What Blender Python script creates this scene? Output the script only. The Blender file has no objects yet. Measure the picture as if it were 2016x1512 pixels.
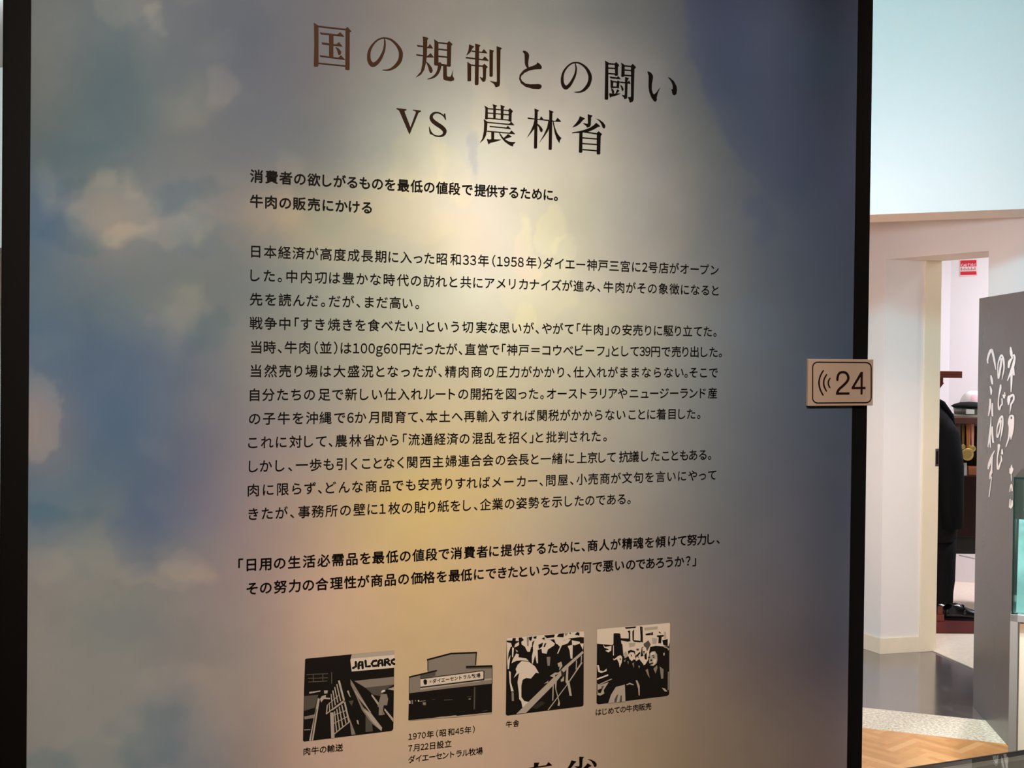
import bpy, bmesh, math, random
import numpy as np
from mathutils import Vector, Matrix, geometry

random.seed(7)
SC = bpy.context.scene
COL = SC.collection

# ------------------------------------------------------------------ camera, world, lights, exposure
F = 2400.0                       # focal length in pixels of the 2016 x 1512 frame
ROLL, PITCH, PY0 = 0.01125, 0.012322, 716.9
EYE = 1.5
_c, _s = math.cos(PITCH), math.sin(PITCH)
_fw, _up, _rt = Vector((0, _c, -_s)), Vector((0, _s, _c)), Vector((1, 0, 0))
_cr, _sr = math.cos(ROLL), math.sin(ROLL)
CX = _cr * _rt + _sr * _up
CY = -_sr * _rt + _cr * _up
cam = bpy.data.cameras.new('camera')
cam.sensor_width = 36.0
cam.lens = 36.0 * F / 2016.0
cam.shift_y = (PY0 - 756.0) / 2016.0
cam.clip_start = 0.05
camo = bpy.data.objects.new('camera', cam)
COL.objects.link(camo)
M = Matrix.Identity(4)
for i in range(3):
    M[i][0], M[i][1], M[i][2] = CX[i], CY[i], -_fw[i]
M[2][3] = EYE
camo.matrix_world = M
SC.camera = camo

SC.view_settings.view_transform = 'Standard'
SC.view_settings.look = 'None'
SC.view_settings.gamma = 1.0
SC.view_settings.exposure = 0.0
SC.view_settings.use_curve_mapping = False

w = bpy.data.worlds.new('gallery_air')
SC.world = w
w.use_nodes = True
w.node_tree.nodes['Background'].inputs[0].default_value = (0.75, 0.82, 0.95, 1)
w.node_tree.nodes['Background'].inputs[1].default_value = 0.05


def look_at(o, target):
    d = Vector(target) - o.location
    o.rotation_euler = d.to_track_quat('-Z', 'Y').to_euler()


def spot(name, loc, target, power, color, angle, blend, radius=0.04):
    l = bpy.data.lights.new(name, 'SPOT')
    l.energy, l.color, l.spot_size, l.spot_blend, l.shadow_soft_size = power, color, math.radians(angle), blend, radius
    o = bpy.data.objects.new(name, l)
    COL.objects.link(o)
    o.location = loc
    look_at(o, target)
    return o


def area(name, loc, target, power, color, sx, sy, spread=180):
    l = bpy.data.lights.new(name, 'AREA')
    l.shape = 'RECTANGLE'
    l.size, l.size_y, l.energy, l.color, l.spread = sx, sy, power, color, math.radians(spread)
    o = bpy.data.objects.new(name, l)
    COL.objects.link(o)
    o.location = loc
    look_at(o, target)
    return o


spot('panel_spot', (0.40, -0.35, 3.05), (-0.03, 1.60, 1.50), 270, (1.0, 0.82, 0.63), 37, 1.0, 0.05)
area('gallery_ceiling_lamp', (-0.9, -0.8, 3.15), (-0.6, 0.4, 0.0), 34, (1.0, 0.84, 0.68), 0.8, 0.8)
area('bulkhead_cool_lamp', (0.2, 3.0, 3.15), (1.3, 5.3, 2.95), 76, (0.28, 0.80, 1.0), 1.6, 0.4)
spot('doorway_warm_lamp', (0.25, -1.2, 2.95), (1.88, 5.95, 0.46), 1020, (1.0, 0.67, 0.53), 17, 0.9, 0.08)
area('doorway_hidden_fill', (0.55, 3.7, 1.95), (1.95, 5.85, 1.25), 9, (0.85, 0.88, 1.0), 0.4, 0.3, 100)  # unseen area light added behind the panel to fill lintel and doorway wall
area('left_hall_fill', (-2.4, 5.6, 3.15), (-3.2, 8.0, 1.6), 60, (0.72, 0.93, 1.0), 0.8, 0.4)  # added cool fill that turns the far-left wall strip bluish
spot('parquet_lamp', (1.35, 3.3, 3.1), (1.5, 4.4, 0.0), 390, (1.0, 0.87, 0.78), 40, 0.7, 0.08)
spot('floor_bounce_fill', (-0.1, 3.6, 3.1), (-0.2, 4.4, 0.0), 2700, (1.0, 0.72, 0.52), 46, 0.5, 0.08)  # unseen spot added so bounce off the hidden floor brightens the lintel
area('inner_room_lamp', (3.4, 6.3, 2.6), (2.9, 7.2, 0.6), 31, (0.95, 0.95, 0.86), 1.0, 1.0)
area('inner_back_fill', (3.9, 7.0, 2.6), (2.75, 7.5, 0.1), 26, (0.85, 0.82, 1.0), 0.5, 0.3, 110)  # extra light added to brighten the floor under and behind the cabinet
spot('showcase_fill', (1.0, 1.1, 3.1), (1.0, 2.25, 0.66), 420, (1.0, 0.95, 0.84), 30, 0.6, 0.05)  # added spot that lifts the dark inside of the table showcase
spot('display_case_fill', (1.6, 2.9, 3.1), (1.9, 4.05, 0.80), 330, (0.95, 1.0, 1.0), 20, 0.6, 0.05)  # unseen spot put in because the glass case came out dark


# ------------------------------------------------------------------ picture geometry
def ray(x, y):
    X, Y = (x - 1008.0) / F, (y - PY0) / F
    u, v = X * _cr + Y * _sr, -X * _sr + Y * _cr
    return np.array([u, _c - v * _s, -_s - v * _c])


def on_plane(x, y, P, n, off=0.0):
    n = np.array(n, float)
    d = ray(x, y)
    C = np.array([0, 0, EYE])
    t = (np.dot(np.array(P) - C, n)) / np.dot(d, n)
    return C + d * t + n * off


def project(p):
    X, Y, Z = p[0], p[1], p[2] - EYE
    fy, up = Y * _c - Z * _s, Y * _s + Z * _c
    u, v = X / fy, -up / fy
    return 1008 + F * (u * _cr - v * _sr), PY0 + F * (u * _sr + v * _cr)


# the text panel's plane
TH = math.atan(0.40794)
PD = 1.6109
PU = np.array([math.cos(TH), math.sin(TH), 0])            # along the panel, to the right
PN = np.array([math.sin(TH), -math.cos(TH), 0])           # out of the panel, to the viewer
P0 = np.array([0, PD, 0])
S_OL, S_IL, S_IR, S_OR = -0.623, -0.5934, 0.5484, 0.577


def sz(x, y):
    p = on_plane(x, y, P0, PN)
    return float(np.dot(p - P0, PU)), float(p[2])


def pan(s, z, off=0.0):
    return P0 + PU * s + np.array([0, 0, z]) + PN * off


def s_at(px, z):
    s = 0.0
    for _ in range(6):
        a = project(pan(s, z))[0]
        b = project(pan(s + 1e-4, z))[0]
        s -= (a - px) / ((b - a) / 1e-4)
    return s


# ------------------------------------------------------------------ materials
MATS = {}


def srgb(r, g, b):
    f = lambda c: (c / 255 / 12.92) if c / 255 <= 0.04045 else ((c / 255 + 0.055) / 1.055) ** 2.4
    return (f(r), f(g), f(b), 1.0)


def mat(name, col, rough=0.6, spec=0.3, metal=0.0, noise=0.0, scale=20.0, bump=0.0):
    if name in MATS:
        return MATS[name]
    m = bpy.data.materials.new(name)
    m.use_nodes = True
    nt = m.node_tree
    b = nt.nodes['Principled BSDF']
    b.inputs['Base Color'].default_value = col
    b.inputs['Roughness'].default_value = rough
    b.inputs['Specular IOR Level'].default_value = spec
    b.inputs['Metallic'].default_value = metal
    if noise or bump:
        tc = nt.nodes.new('ShaderNodeTexCoord')
        n = nt.nodes.new('ShaderNodeTexNoise')
        n.inputs['Scale'].default_value = scale
        n.inputs['Detail'].default_value = 6
        nt.links.new(tc.outputs['Object'], n.inputs['Vector'])
        if noise:
            r = nt.nodes.new('ShaderNodeValToRGB')
            r.color_ramp.elements[0].position, r.color_ramp.elements[1].position = 0.3, 0.7
            r.color_ramp.elements[0].color = tuple(c * (1 - noise) for c in col[:3]) + (1,)
            r.color_ramp.elements[1].color = tuple(min(1, c * (1 + noise)) for c in col[:3]) + (1,)
            nt.links.new(n.outputs['Fac'], r.inputs['Fac'])
            nt.links.new(r.outputs['Color'], b.inputs['Base Color'])
        if bump:
            bp = nt.nodes.new('ShaderNodeBump')
            bp.inputs['Strength'].default_value = bump
            bp.inputs['Distance'].default_value = 0.002
            nt.links.new(n.outputs['Fac'], bp.inputs['Height'])
            nt.links.new(bp.outputs['Normal'], b.inputs['Normal'])
    MATS[name] = m
    return m


def glass_mat(name, tint, ior=1.5):
    m = bpy.data.materials.new(name)
    m.use_nodes = True
    nt = m.node_tree
    nt.nodes.clear()
    out = nt.nodes.new('ShaderNodeOutputMaterial')
    mix = nt.nodes.new('ShaderNodeMixShader')
    fr = nt.nodes.new('ShaderNodeFresnel')
    geo = nt.nodes.new('ShaderNodeNewGeometry')
    mr = nt.nodes.new('ShaderNodeMapRange')
    mr.inputs['To Min'].default_value, mr.inputs['To Max'].default_value = ior, 1 / ior
    nt.links.new(geo.outputs['Backfacing'], mr.inputs['Value'])
    nt.links.new(mr.outputs[0], fr.inputs['IOR'])
    tr = nt.nodes.new('ShaderNodeBsdfTransparent')
    tr.inputs['Color'].default_value = tint
    gl = nt.nodes.new('ShaderNodeBsdfGlossy')
    gl.inputs['Roughness'].default_value = 0.0
    nt.links.new(fr.outputs[0], mix.inputs[0])
    nt.links.new(tr.outputs[0], mix.inputs[1])
    nt.links.new(gl.outputs[0], mix.inputs[2])
    nt.links.new(mix.outputs[0], out.inputs[0])
    return m


def granite_mat():
    m = mat('granite', srgb(205, 198, 180), 0.45, 0.3)
    nt = m.node_tree
    b = nt.nodes['Principled BSDF']
    tc = nt.nodes.new('ShaderNodeTexCoord')
    n = nt.nodes.new('ShaderNodeTexNoise')
    n.inputs['Scale'].default_value = 85
    n.inputs['Detail'].default_value = 6
    n.inputs['Roughness'].default_value = 0.65
    r = nt.nodes.new('ShaderNodeValToRGB')
    r.color_ramp.elements[0].position, r.color_ramp.elements[0].color = 0.36, srgb(168, 158, 140)
    r.color_ramp.elements[1].position, r.color_ramp.elements[1].color = 0.62, srgb(230, 222, 206)
    nt.links.new(tc.outputs['Object'], n.inputs['Vector'])
    nt.links.new(n.outputs['Fac'], r.inputs['Fac'])
    nt.links.new(r.outputs['Color'], b.inputs['Base Color'])
    return m


def vcol_mat(name, rough, spec, attr='print'):
    m = bpy.data.materials.new(name)
    m.use_nodes = True
    nt = m.node_tree
    b = nt.nodes['Principled BSDF']
    a = nt.nodes.new('ShaderNodeVertexColor')
    a.layer_name = attr
    nt.links.new(a.outputs['Color'], b.inputs['Base Color'])
    b.inputs['Roughness'].default_value = rough
    b.inputs['Specular IOR Level'].default_value = spec
    return m


# ------------------------------------------------------------------ objects
def tag(o, label=None, cat=None, group=None, kind=None):
    if label: o['label'] = label
    if cat: o['category'] = cat
    if group: o['group'] = group
    if kind: o['kind'] = kind
    return o


def empty(name, loc=(0, 0, 0)):
    o = bpy.data.objects.new(name, None)
    o.location = loc
    COL.objects.link(o)
    return o


def mesh_obj(name, verts, faces, mats, parent=None, midx=None, smooth=False):
    me = bpy.data.meshes.new(name)
    me.from_pydata([tuple(map(float, v)) for v in verts], [], [tuple(f) for f in faces])
    if not isinstance(mats, (list, tuple)):
        mats = [mats]
    for m in mats:
        me.materials.append(m)
    if midx is not None:
        me.polygons.foreach_set('material_index', midx)
    if smooth:
        me.polygons.foreach_set('use_smooth', [True] * len(me.polygons))
    me.update()
    o = bpy.data.objects.new(name, me)
    COL.objects.link(o)
    if parent:
        o.parent = parent
        o.matrix_parent_inverse = Matrix.Translation(parent.location).inverted()
    return o


class MB:
    """collects solid pieces into one mesh"""
    def __init__(self):
        self.v, self.f = [], []

    def add(self, v, f):
        n = len(self.v)
        self.v += [tuple(map(float, q)) for q in v]
        self.f += [tuple(i + n for i in q) for q in f]

    def prism(self, poly, z0, z1):
        n = len(poly)
        a = sum(poly[i][0] * poly[(i + 1) % n][1] - poly[(i + 1) % n][0] * poly[i][1] for i in range(n))
        if a < 0:
            poly = poly[::-1]
        v = [(x, y, z0) for x, y in poly] + [(x, y, z1) for x, y in poly]
        f = [tuple(range(n))[::-1], tuple(range(n, 2 * n))]
        f += [(i, (i + 1) % n, n + (i + 1) % n, n + i) for i in range(n)]
        self.add(v, f)

    def box(self, x0, x1, y0, y1, z0, z1):
        self.prism([(x0, y0), (x1, y0), (x1, y1), (x0, y1)], z0, z1)

    def obox(self, O, U, V, W):
        """box from a corner and three edge vectors"""
        O, U, V, W = map(np.array, (O, U, V, W))
        v = [O, O + U, O + U + V, O + V, O + W, O + U + W, O + U + V + W, O + V + W]
        f = [(3, 2, 1, 0), (4, 5, 6, 7), (0, 1, 5, 4), (1, 2, 6, 5), (2, 3, 7, 6), (3, 0, 4, 7)]
        if np.dot(np.cross(U, V), W) < 0:
            f = [q[::-1] for q in f]
        self.add(v, f)

    def loft(self, rings, caps=True):
        n = len(rings[0])
        v = [p for r in rings for p in r]
        f = []
        for k in range(len(rings) - 1):
            for i in range(n):
                j = (i + 1) % n
                f.append((k * n + i, k * n + j, (k + 1) * n + j, (k + 1) * n + i))
        if caps:
            f.append(tuple(range(n))[::-1])
            f.append(tuple(range((len(rings) - 1) * n, len(rings) * n)))
        self.add(v, f)

    def tube(self, pts, radii, n=12):
        pts = [Vector(p) for p in pts]
        rings = []
        for i, p in enumerate(pts):
            d = (pts[min(i + 1, len(pts) - 1)] - pts[max(i - 1, 0)]).normalized()
            a = d.cross(Vector((0, 1, 0.01)) if abs(d.y) < 0.9 else Vector((1, 0, 0))).normalized()
            b = d.cross(a)
            r = radii[i] if isinstance(radii, (list, tuple)) else radii
            ra, rb = r if isinstance(r, tuple) else (r, r)
            rings.append([p + a * ra * math.cos(t) + b * rb * math.sin(t) for t in np.linspace(0, 2 * math.pi, n, False)])
        self.loft(rings)

    def obj(self, name, m, parent=None, bevel=0.0, smooth=False, subd=0):
        o = mesh_obj(name, self.v, self.f, m, parent, smooth=smooth)
        if bevel:
            b = o.modifiers.new('bevel', 'BEVEL')
            b.width, b.segments, b.limit_method = bevel, 2, 'ANGLE'
        if subd:
            s = o.modifiers.new('subd', 'SUBSURF')
            s.levels = s.render_levels = subd
        return o


def catmull(pts, closed=False, k=6):
    P = [np.array(p, float) for p in pts]
    n = len(P)
    out = []
    for i in range(n if closed else n - 1):
        if closed:
            a, b, c, d = P[i - 1], P[i], P[(i + 1) % n], P[(i + 2) % n]
        else:
            a, b, c, d = P[max(i - 1, 0)], P[i], P[i + 1], P[min(i + 2, n - 1)]
        for j in range(k):
            t = j / k
            out.append(0.5 * ((2 * b) + (c - a) * t + (2 * a - 5 * b + 4 * c - d) * t * t + (3 * b - a - 3 * c + d) * t ** 3))
    if not closed:
        out.append(P[-1])
    return out


class Flat:
    """print lying on a plane: outlines and brush strokes read off at the given scale"""
    def __init__(self, plane, org=(0, 0), sc=1.0, off=0.0005):
        self.plane, self.off = plane, off
        self.v, self.f, self.mi = [], [], []
        self.frame(org, sc)
        self.m = 0
        self.shift = None

    def frame(self, org, sc):
        self.org, self.sc = org, sc

    def pt(self, p):
        return self.plane(self.org[0] + p[0] / self.sc, self.org[1] + p[1] / self.sc, self.off, self.shift)

    def P(self, *pts, smooth=False):
        self.off += 6e-6
        if smooth:
            pts = [tuple(q) for q in catmull(pts, True, 4)]
        tris = geometry.tessellate_polygon([[Vector((p[0], p[1], 0)) for p in pts]])
        n = len(self.v)
        self.v += [self.pt(p) for p in pts]
        for t in tris:
            self.f.append(self._ori(n, t, pts))
            self.mi.append(self.m)

    def _ori(self, n, t, pts):
        a, b, c = (pts[i] for i in t)
        ar = (b[0] - a[0]) * (c[1] - a[1]) - (c[0] - a[0]) * (b[1] - a[1])
        t = tuple(t) if ar < 0 else tuple(t)[::-1]
        return tuple(n + i for i in t)

    def S(self, *pts, smooth=True, k=6):
        self.off += 6e-6
        C = catmull(pts, False, k) if smooth and len(pts) > 2 else [np.array(p, float) for p in pts]
        n0 = len(self.v)
        m = len(C)
        L = []
        for i in range(m):
            d = C[min(i + 1, m - 1)][:2] - C[max(i - 1, 0)][:2]
            d = d / (np.linalg.norm(d) + 1e-9)
            nrm = np.array([-d[1], d[0]])
            h = max(C[i][2], 0.5) / 2
            L.append((C[i][:2] + nrm * h, C[i][:2] - nrm * h))
        for a, b in L:
            self.v += [self.pt(a), self.pt(b)]
        for i in range(m - 1):
            a = n0 + 2 * i
            self.f.append((a, a + 2, a + 3, a + 1))
            self.mi.append(self.m)
        # round ends
        for e, nb in ((0, 1), (m - 1, m - 2)):
            c, h = C[e][:2], max(C[e][2], 0.5) / 2
            d = c - C[nb][:2]
            d = d / (np.linalg.norm(d) + 1e-9)
            nrm = np.array([-d[1], d[0]])
            arc = [c + h * (nrm * math.cos(t) + d * math.sin(t)) for t in np.linspace(0, math.pi, 7)]
            n = len(self.v)
            self.v += [self.pt(q) for q in arc]
            self.f.append(tuple(range(n, n + 7)))
            self.mi.append(self.m)

    def L(self, x0, y0, x1, y1, w):
        dx, dy = x1 - x0, y1 - y0
        l = math.hypot(dx, dy)
        nx, ny = -dy / l * w / 2, dx / l * w / 2
        self.P((x0 + nx, y0 + ny), (x1 + nx, y1 + ny), (x1 - nx, y1 - ny), (x0 - nx, y0 - ny))

    def cut(self):
        self.cuts = getattr(self, 'cuts', []) + [(len(self.v), len(self.f))]

    def pieces(self, name, mats, parent=None):
        self.cut()
        v0, f0, out = 0, 0, []
        for v1, f1 in self.cuts:
            if f1 > f0:
                out.append((mesh_obj(name, self.v[v0:v1], [tuple(i - v0 for i in q) for q in self.f[f0:f1]], mats, parent, self.mi[f0:f1]), self.v[v0:v1]))
            v0, f0 = v1, f1
        return out

    def obj(self, name, mats, parent=None):
        return mesh_obj(name, self.v, self.f, mats, parent, self.mi)


def panel_px(x, y, off, shift=None):
    if shift is None:
        p = on_plane(x, y, P0, PN)
        return p + PN * off
    s, z = sz(x, y)
    return pan(s + shift[0], z + shift[1], off)


# ------------------------------------------------------------------ the setting
white_wall = mat('white_wall_paint', srgb(232, 230, 226), 0.75, 0.2, noise=0.015, scale=3)
dim_wall = mat('gallery_wall_paint', srgb(190, 188, 186), 0.8, 0.2, noise=0.02, scale=3)
cream = mat('cream_paint', srgb(232, 222, 196), 0.45, 0.35, noise=0.015, scale=6)
base_cream = mat('cream_vinyl', srgb(238, 228, 204), 0.5, 0.35, noise=0.03, scale=14)
inner_white = mat('inner_room_paint', srgb(236, 230, 230), 0.7, 0.2, noise=0.01, scale=3)

Aa = np.array([0.4453, -0.8954])            # along the doorway wall, towards the viewer
Cn = np.array([1.855, 6.069])               # its free corner
Bv = np.array([0.297, 0.075])               # through its thickness
OPW, HEAD, CEIL = 0.642, 1.967, 3.2


def a_pt(t, b=0.0):
    return tuple(Cn + Aa * t + Bv * b)


def structure(name, mb, m, bevel=0.0, **k):
    return tag(mb.obj(name, m, bevel=bevel, **k), kind='structure')


wl = lambda X: 4.861 - 0.362 * (X - 1.423)      # parquet / granite joint
gl = lambda X: 5.141 - 0.352 * (X - 1.504)      # granite / dark stone joint
wood_mat = mat('herringbone_parquet', srgb(205, 150, 95), 0.32, 0.4)


def parquet():
    nt = wood_mat.node_tree
    b = nt.nodes['Principled BSDF']
    a = nt.nodes.new('ShaderNodeVertexColor')
    a.layer_name = 'stave'
    tc = nt.nodes.new('ShaderNodeTexCoord')
    n = nt.nodes.new('ShaderNodeTexNoise')
    n.inputs['Scale'].default_value = 30
    n.inputs['Detail'].default_value = 5
    mx = nt.nodes.new('ShaderNodeMix')
    mx.data_type, mx.blend_type = 'RGBA', 'MULTIPLY'
    mx.inputs['Factor'].default_value = 0.25
    nt.links.new(tc.outputs['Object'], n.inputs['Vector'])
    nt.links.new(a.outputs['Color'], mx.inputs[6])
    nt.links.new(n.outputs['Fac'], mx.inputs[7])
    nt.links.new(mx.outputs[2], b.inputs['Base Color'])
    # herringbone staves as faces of one sheet, cut off at the granite joint
    bm = bmesh.new()
    cl = bm.loops.layers.float_color.new('stave')
    L, W, ang = 0.18, 0.03, math.radians(42)
    ca, sa = math.cos(ang), math.sin(ang)
    k = int(round(L / W))
    cols = [srgb(*c) for c in ((212, 157, 101), (206, 149, 94), (218, 165, 110), (201, 145, 90), (210, 152, 99), (221, 170, 115))]

    def stave(x, y, w, h):
        q = [(x, y), (x + w, y), (x + w, y + h), (x, y + h)]
        q = [(ca * X - sa * Y + 1.4, sa * X + ca * Y + 3.6) for X, Y in q]
        cx, cy = sum(p[0] for p in q) / 4, sum(p[1] for p in q) / 4
        if not (-0.3 < cx < 2.9 and 2.2 < cy < wl(cx) + 0.2):
            return
        f = bm.faces.new([bm.verts.new((X, Y, 0)) for X, Y in q])
        c = random.choice(cols)
        for l in f.loops:
            l[cl] = c
    for i in range(-140, 141):
        for j in range(-16, 17):
            x, y = i * W + j * L, i * W - j * L
            stave(x, y, L, W)
            stave(x + L, y - (L - W), W, L)
    bmesh.ops.bisect_plane(bm, geom=bm.verts[:] + bm.edges[:] + bm.faces[:], plane_co=(1.423, 4.861, 0),
                           plane_no=(0.362, 1, 0), clear_outer=True)
    # plain boards beyond the staves the picture shows
    for q in ([(-5, -3), (7, -3), (7, 2.3), (-5, 2.3)], [(-5, 2.3), (-0.2, 2.3), (-0.2, wl(-0.2)), (-5, wl(-5))],
              [(2.8, 2.3), (7, 2.3), (7, wl(7)), (2.8, wl(2.8))], [(-0.4, 2.2), (2.9, 2.2), (2.9, wl(2.9)), (-0.4, wl(-0.4))]):
        f = bm.faces.new([bm.verts.new((X, Y, -0.0006)) for X, Y in q])
        for l in f.loops:
            l[cl] = cols[0]
    me = bpy.data.meshes.new('floor')
    bm.to_mesh(me)
    bm.free()
    me.materials.append(wood_mat)
    o = bpy.data.objects.new('floor', me)
    COL.objects.link(o)
    tag(o, kind='structure')


parquet()
stone = mat('dark_polished_stone', srgb(92, 86, 86), 0.20, 0.9, noise=0.10, scale=9)


def veins(m):
    nt = m.node_tree
    b = nt.nodes['Principled BSDF']
    src = b.inputs['Base Color'].links[0].from_socket
    tc = nt.nodes.new('ShaderNodeTexCoord')
    n1 = nt.nodes.new('ShaderNodeTexNoise')
    n1.inputs['Scale'].default_value = 2.2
    n1.inputs['Detail'].default_value = 8
    n1.inputs['Distortion'].default_value = 1.2
    r = nt.nodes.new('ShaderNodeValToRGB')
    e = r.color_ramp.elements
    e[0].position, e[0].color = 0.49, (0, 0, 0, 1)
    e[1].position, e[1].color = 0.5, (1, 1, 1, 1)
    e2 = r.color_ramp.elements.new(0.51)
    e2.color = (0, 0, 0, 1)
    mx = nt.nodes.new('ShaderNodeMix')
    mx.data_type = 'RGBA'
    mu = nt.nodes.new('ShaderNodeMath')
    mu.operation = 'MULTIPLY'
    mu.inputs[1].default_value = 0.12
    mx.inputs[7].default_value = srgb(190, 184, 184)
    nt.links.new(tc.outputs['Object'], n1.inputs['Vector'])
    nt.links.new(n1.outputs['Fac'], r.inputs['Fac'])
    nt.links.new(r.outputs['Color'], mu.inputs[0])
    nt.links.new(mu.outputs[0], mx.inputs[0])
    nt.links.new(src, mx.inputs[6])
    nt.links.new(mx.outputs[2], b.inputs['Base Color'])


veins(stone)
stone.node_tree.nodes['Principled BSDF'].inputs['Coat Weight'].default_value = 0.8
stone.node_tree.nodes['Principled BSDF'].inputs['Coat Roughness'].default_value = 0.12
stone.node_tree.nodes['Principled BSDF'].inputs['Coat IOR'].default_value = 1.7
fl = mesh_obj('floor_stone', [(-5, gl(-5), 0), (7, gl(7), 0), (7, 10, 0), (-5, 10, 0)], [(0, 1, 2, 3)], stone)
tag(fl, kind='structure')
gr = mesh_obj('floor_granite', [(-5, wl(-5), 0), (7, wl(7), 0), (7, gl(7), 0), (-5, gl(-5), 0)], [(0, 1, 2, 3)], granite_mat())
tag(gr, kind='structure')
carpet = mat('pale_carpet', srgb(226, 210, 190), 0.95, 0.05, noise=0.06, scale=60, bump=0.3)
cp = MB()
cp.prism([a_pt(0.02, 0.92), a_pt(-0.35, 1.0), (1.6, 9.0), (6.2, 8.0), (4.6, 3.2), a_pt(0.7, 0.75), a_pt(0.64, 0.5), a_pt(0.4, 0.62)], 0.001, 0.006)
structure('floor_carpet', cp, carpet)

b = MB()
b.prism([a_pt(0), a_pt(-3.2), a_pt(-3.2, 1), a_pt(0, 1)], 0, CEIL)
b.prism([a_pt(OPW), a_pt(5.2), a_pt(5.2, 1), a_pt(OPW, 1)], 0, CEIL)
b.prism([a_pt(0), a_pt(OPW), a_pt(OPW, 1), a_pt(0, 1)], HEAD, CEIL)
structure('wall_doorway', b, white_wall)

# cream post that closes the doorway's left side, and the lining under its head
b = MB()
n_ = np.array([Bv[1], -Bv[0]]) / np.linalg.norm(Bv)
q0, q1 = np.array(a_pt(0, 0.70)), np.array(a_pt(0, 1.0))
b.prism([tuple(q0), tuple(q1), tuple(q1 + n_ * 0.012), tuple(q0 + n_ * 0.012)], 0, HEAD)
tr = structure('trim_1', b, cream, bevel=0.002)
b = MB()
zc = 0.985
q = np.array(a_pt(0, 0.93)) + n_ * 0.0122
u_ = Bv / np.linalg.norm(Bv)
b.obox((q[0], q[1], zc - 0.05), (*(u_ * 0.018), 0), (*(n_ * 0.004), 0), (0, 0, 0.088))
steel = mat('brushed_steel', srgb(150, 150, 152), 0.35, 0.5, 0.9)
lk = b.obj('strike_plate', steel, tr)
b = MB()
q2 = q + u_ * 0.003 + n_ * 0.004
b.obox((q2[0], q2[1], zc - 0.04), (*(u_ * 0.010), 0), (*(n_ * 0.001), 0), (0, 0, 0.066))
b.obj('latch_slot', mat('black_gap', srgb(14, 12, 12), 0.8, 0.1), lk)

b = MB()
na = np.array([-Aa[1], Aa[0]])
na = na if np.dot(na, -Cn) > 0 else -na
p0, p1 = np.array(a_pt(-3.2)), np.array(a_pt(0)) + Aa * 0.008
b.prism([tuple(p0), tuple(p1), tuple(p1 + na * 0.008), tuple(p0 + na * 0.008)], 0, 0.078)
p2 = np.array(a_pt(0, 0.70))
b.prism([tuple(Cn + n_ * 0.008 + na * 0.008), tuple(p2 + n_ * 0.008), tuple(p2), tuple(Cn)], 0, 0.078)
structure('baseboard_doorway', b, base_cream, bevel=0.001)

# bulkhead crossing above the doorway
Bd = np.array([0.541, -0.269]) / math.hypot(0.541, 0.269)
f0, k0 = np.array([1.540, 5.194]), np.array([1.63, 5.50])
b = MB()
pts = [tuple(f0 - Bd * 6), tuple(f0 + Bd * 1.30), tuple(k0 + Bd * 0.95), tuple(k0 - Bd * 6)]
b.prism(pts, 2.09, CEIL)
structure('wall_bulkhead', b, white_wall)

b = MB()
b.prism([a_pt(-3.2), a_pt(-3.2, 1), (-5, 9.1), (-5, 8.93)], 0, CEIL)
structure('wall_back', b, white_wall)
b = MB(); b.box(-5.1, -5, -3, 9.1, 0, CEIL); structure('wall_left', b, dim_wall)
b = MB(); b.box(-5.1, 7.1, -3.1, -3, 0, CEIL); structure('wall_front', b, dim_wall)
b = MB(); b.box(7, 7.1, -3, 9.1, 0, CEIL); structure('wall_right', b, dim_wall)
b = MB(); b.box(-5.1, 7.1, -3.1, 9.2, CEIL, CEIL + 0.1); structure('ceiling', b, dim_wall)
# the inner room
b = MB()
b.box(1.70, 2.87, 8.0, 8.06, 0, 2.65); b.box(1.70, 1.76, 6.9, 7.999, 0, 2.65)
structure('wall_inner_left', b, inner_white)
b = MB()
b.prism([(2.87, 8.0), (6.0, 7.2), (6.03, 7.27), (2.87, 8.08)], 0, 2.65)
structure('wall_inner_back', b, inner_white)
b = MB()
b.prism([a_pt(0, 1.02), a_pt(3.0, 1.02), (6.03, 7.27), (2.82, 8.06), (1.70, 8.06), (1.70, 6.5)], 2.65, 2.70)
structure('ceiling_inner', b, inner_white)

# ------------------------------------------------------------------ the text panel
black_frame = mat('black_frame_lacquer', srgb(13, 13, 15), 0.6, 0.15)
panel = tag(empty('exhibit_panel', tuple(P0)), 'tall printed text panel with a cloudy sky picture in a black frame', 'panel')
PANEL_TOP, PANEL_BOT = 2.35, 0.0
b = MB()
b.obox(pan(S_OL, PANEL_BOT, -0.045), PU * (S_OR - S_OL), -PN * -0.045, (0, 0, PANEL_TOP - PANEL_BOT))
b.obj('frame', black_frame, panel, bevel=0.0015)

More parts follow.
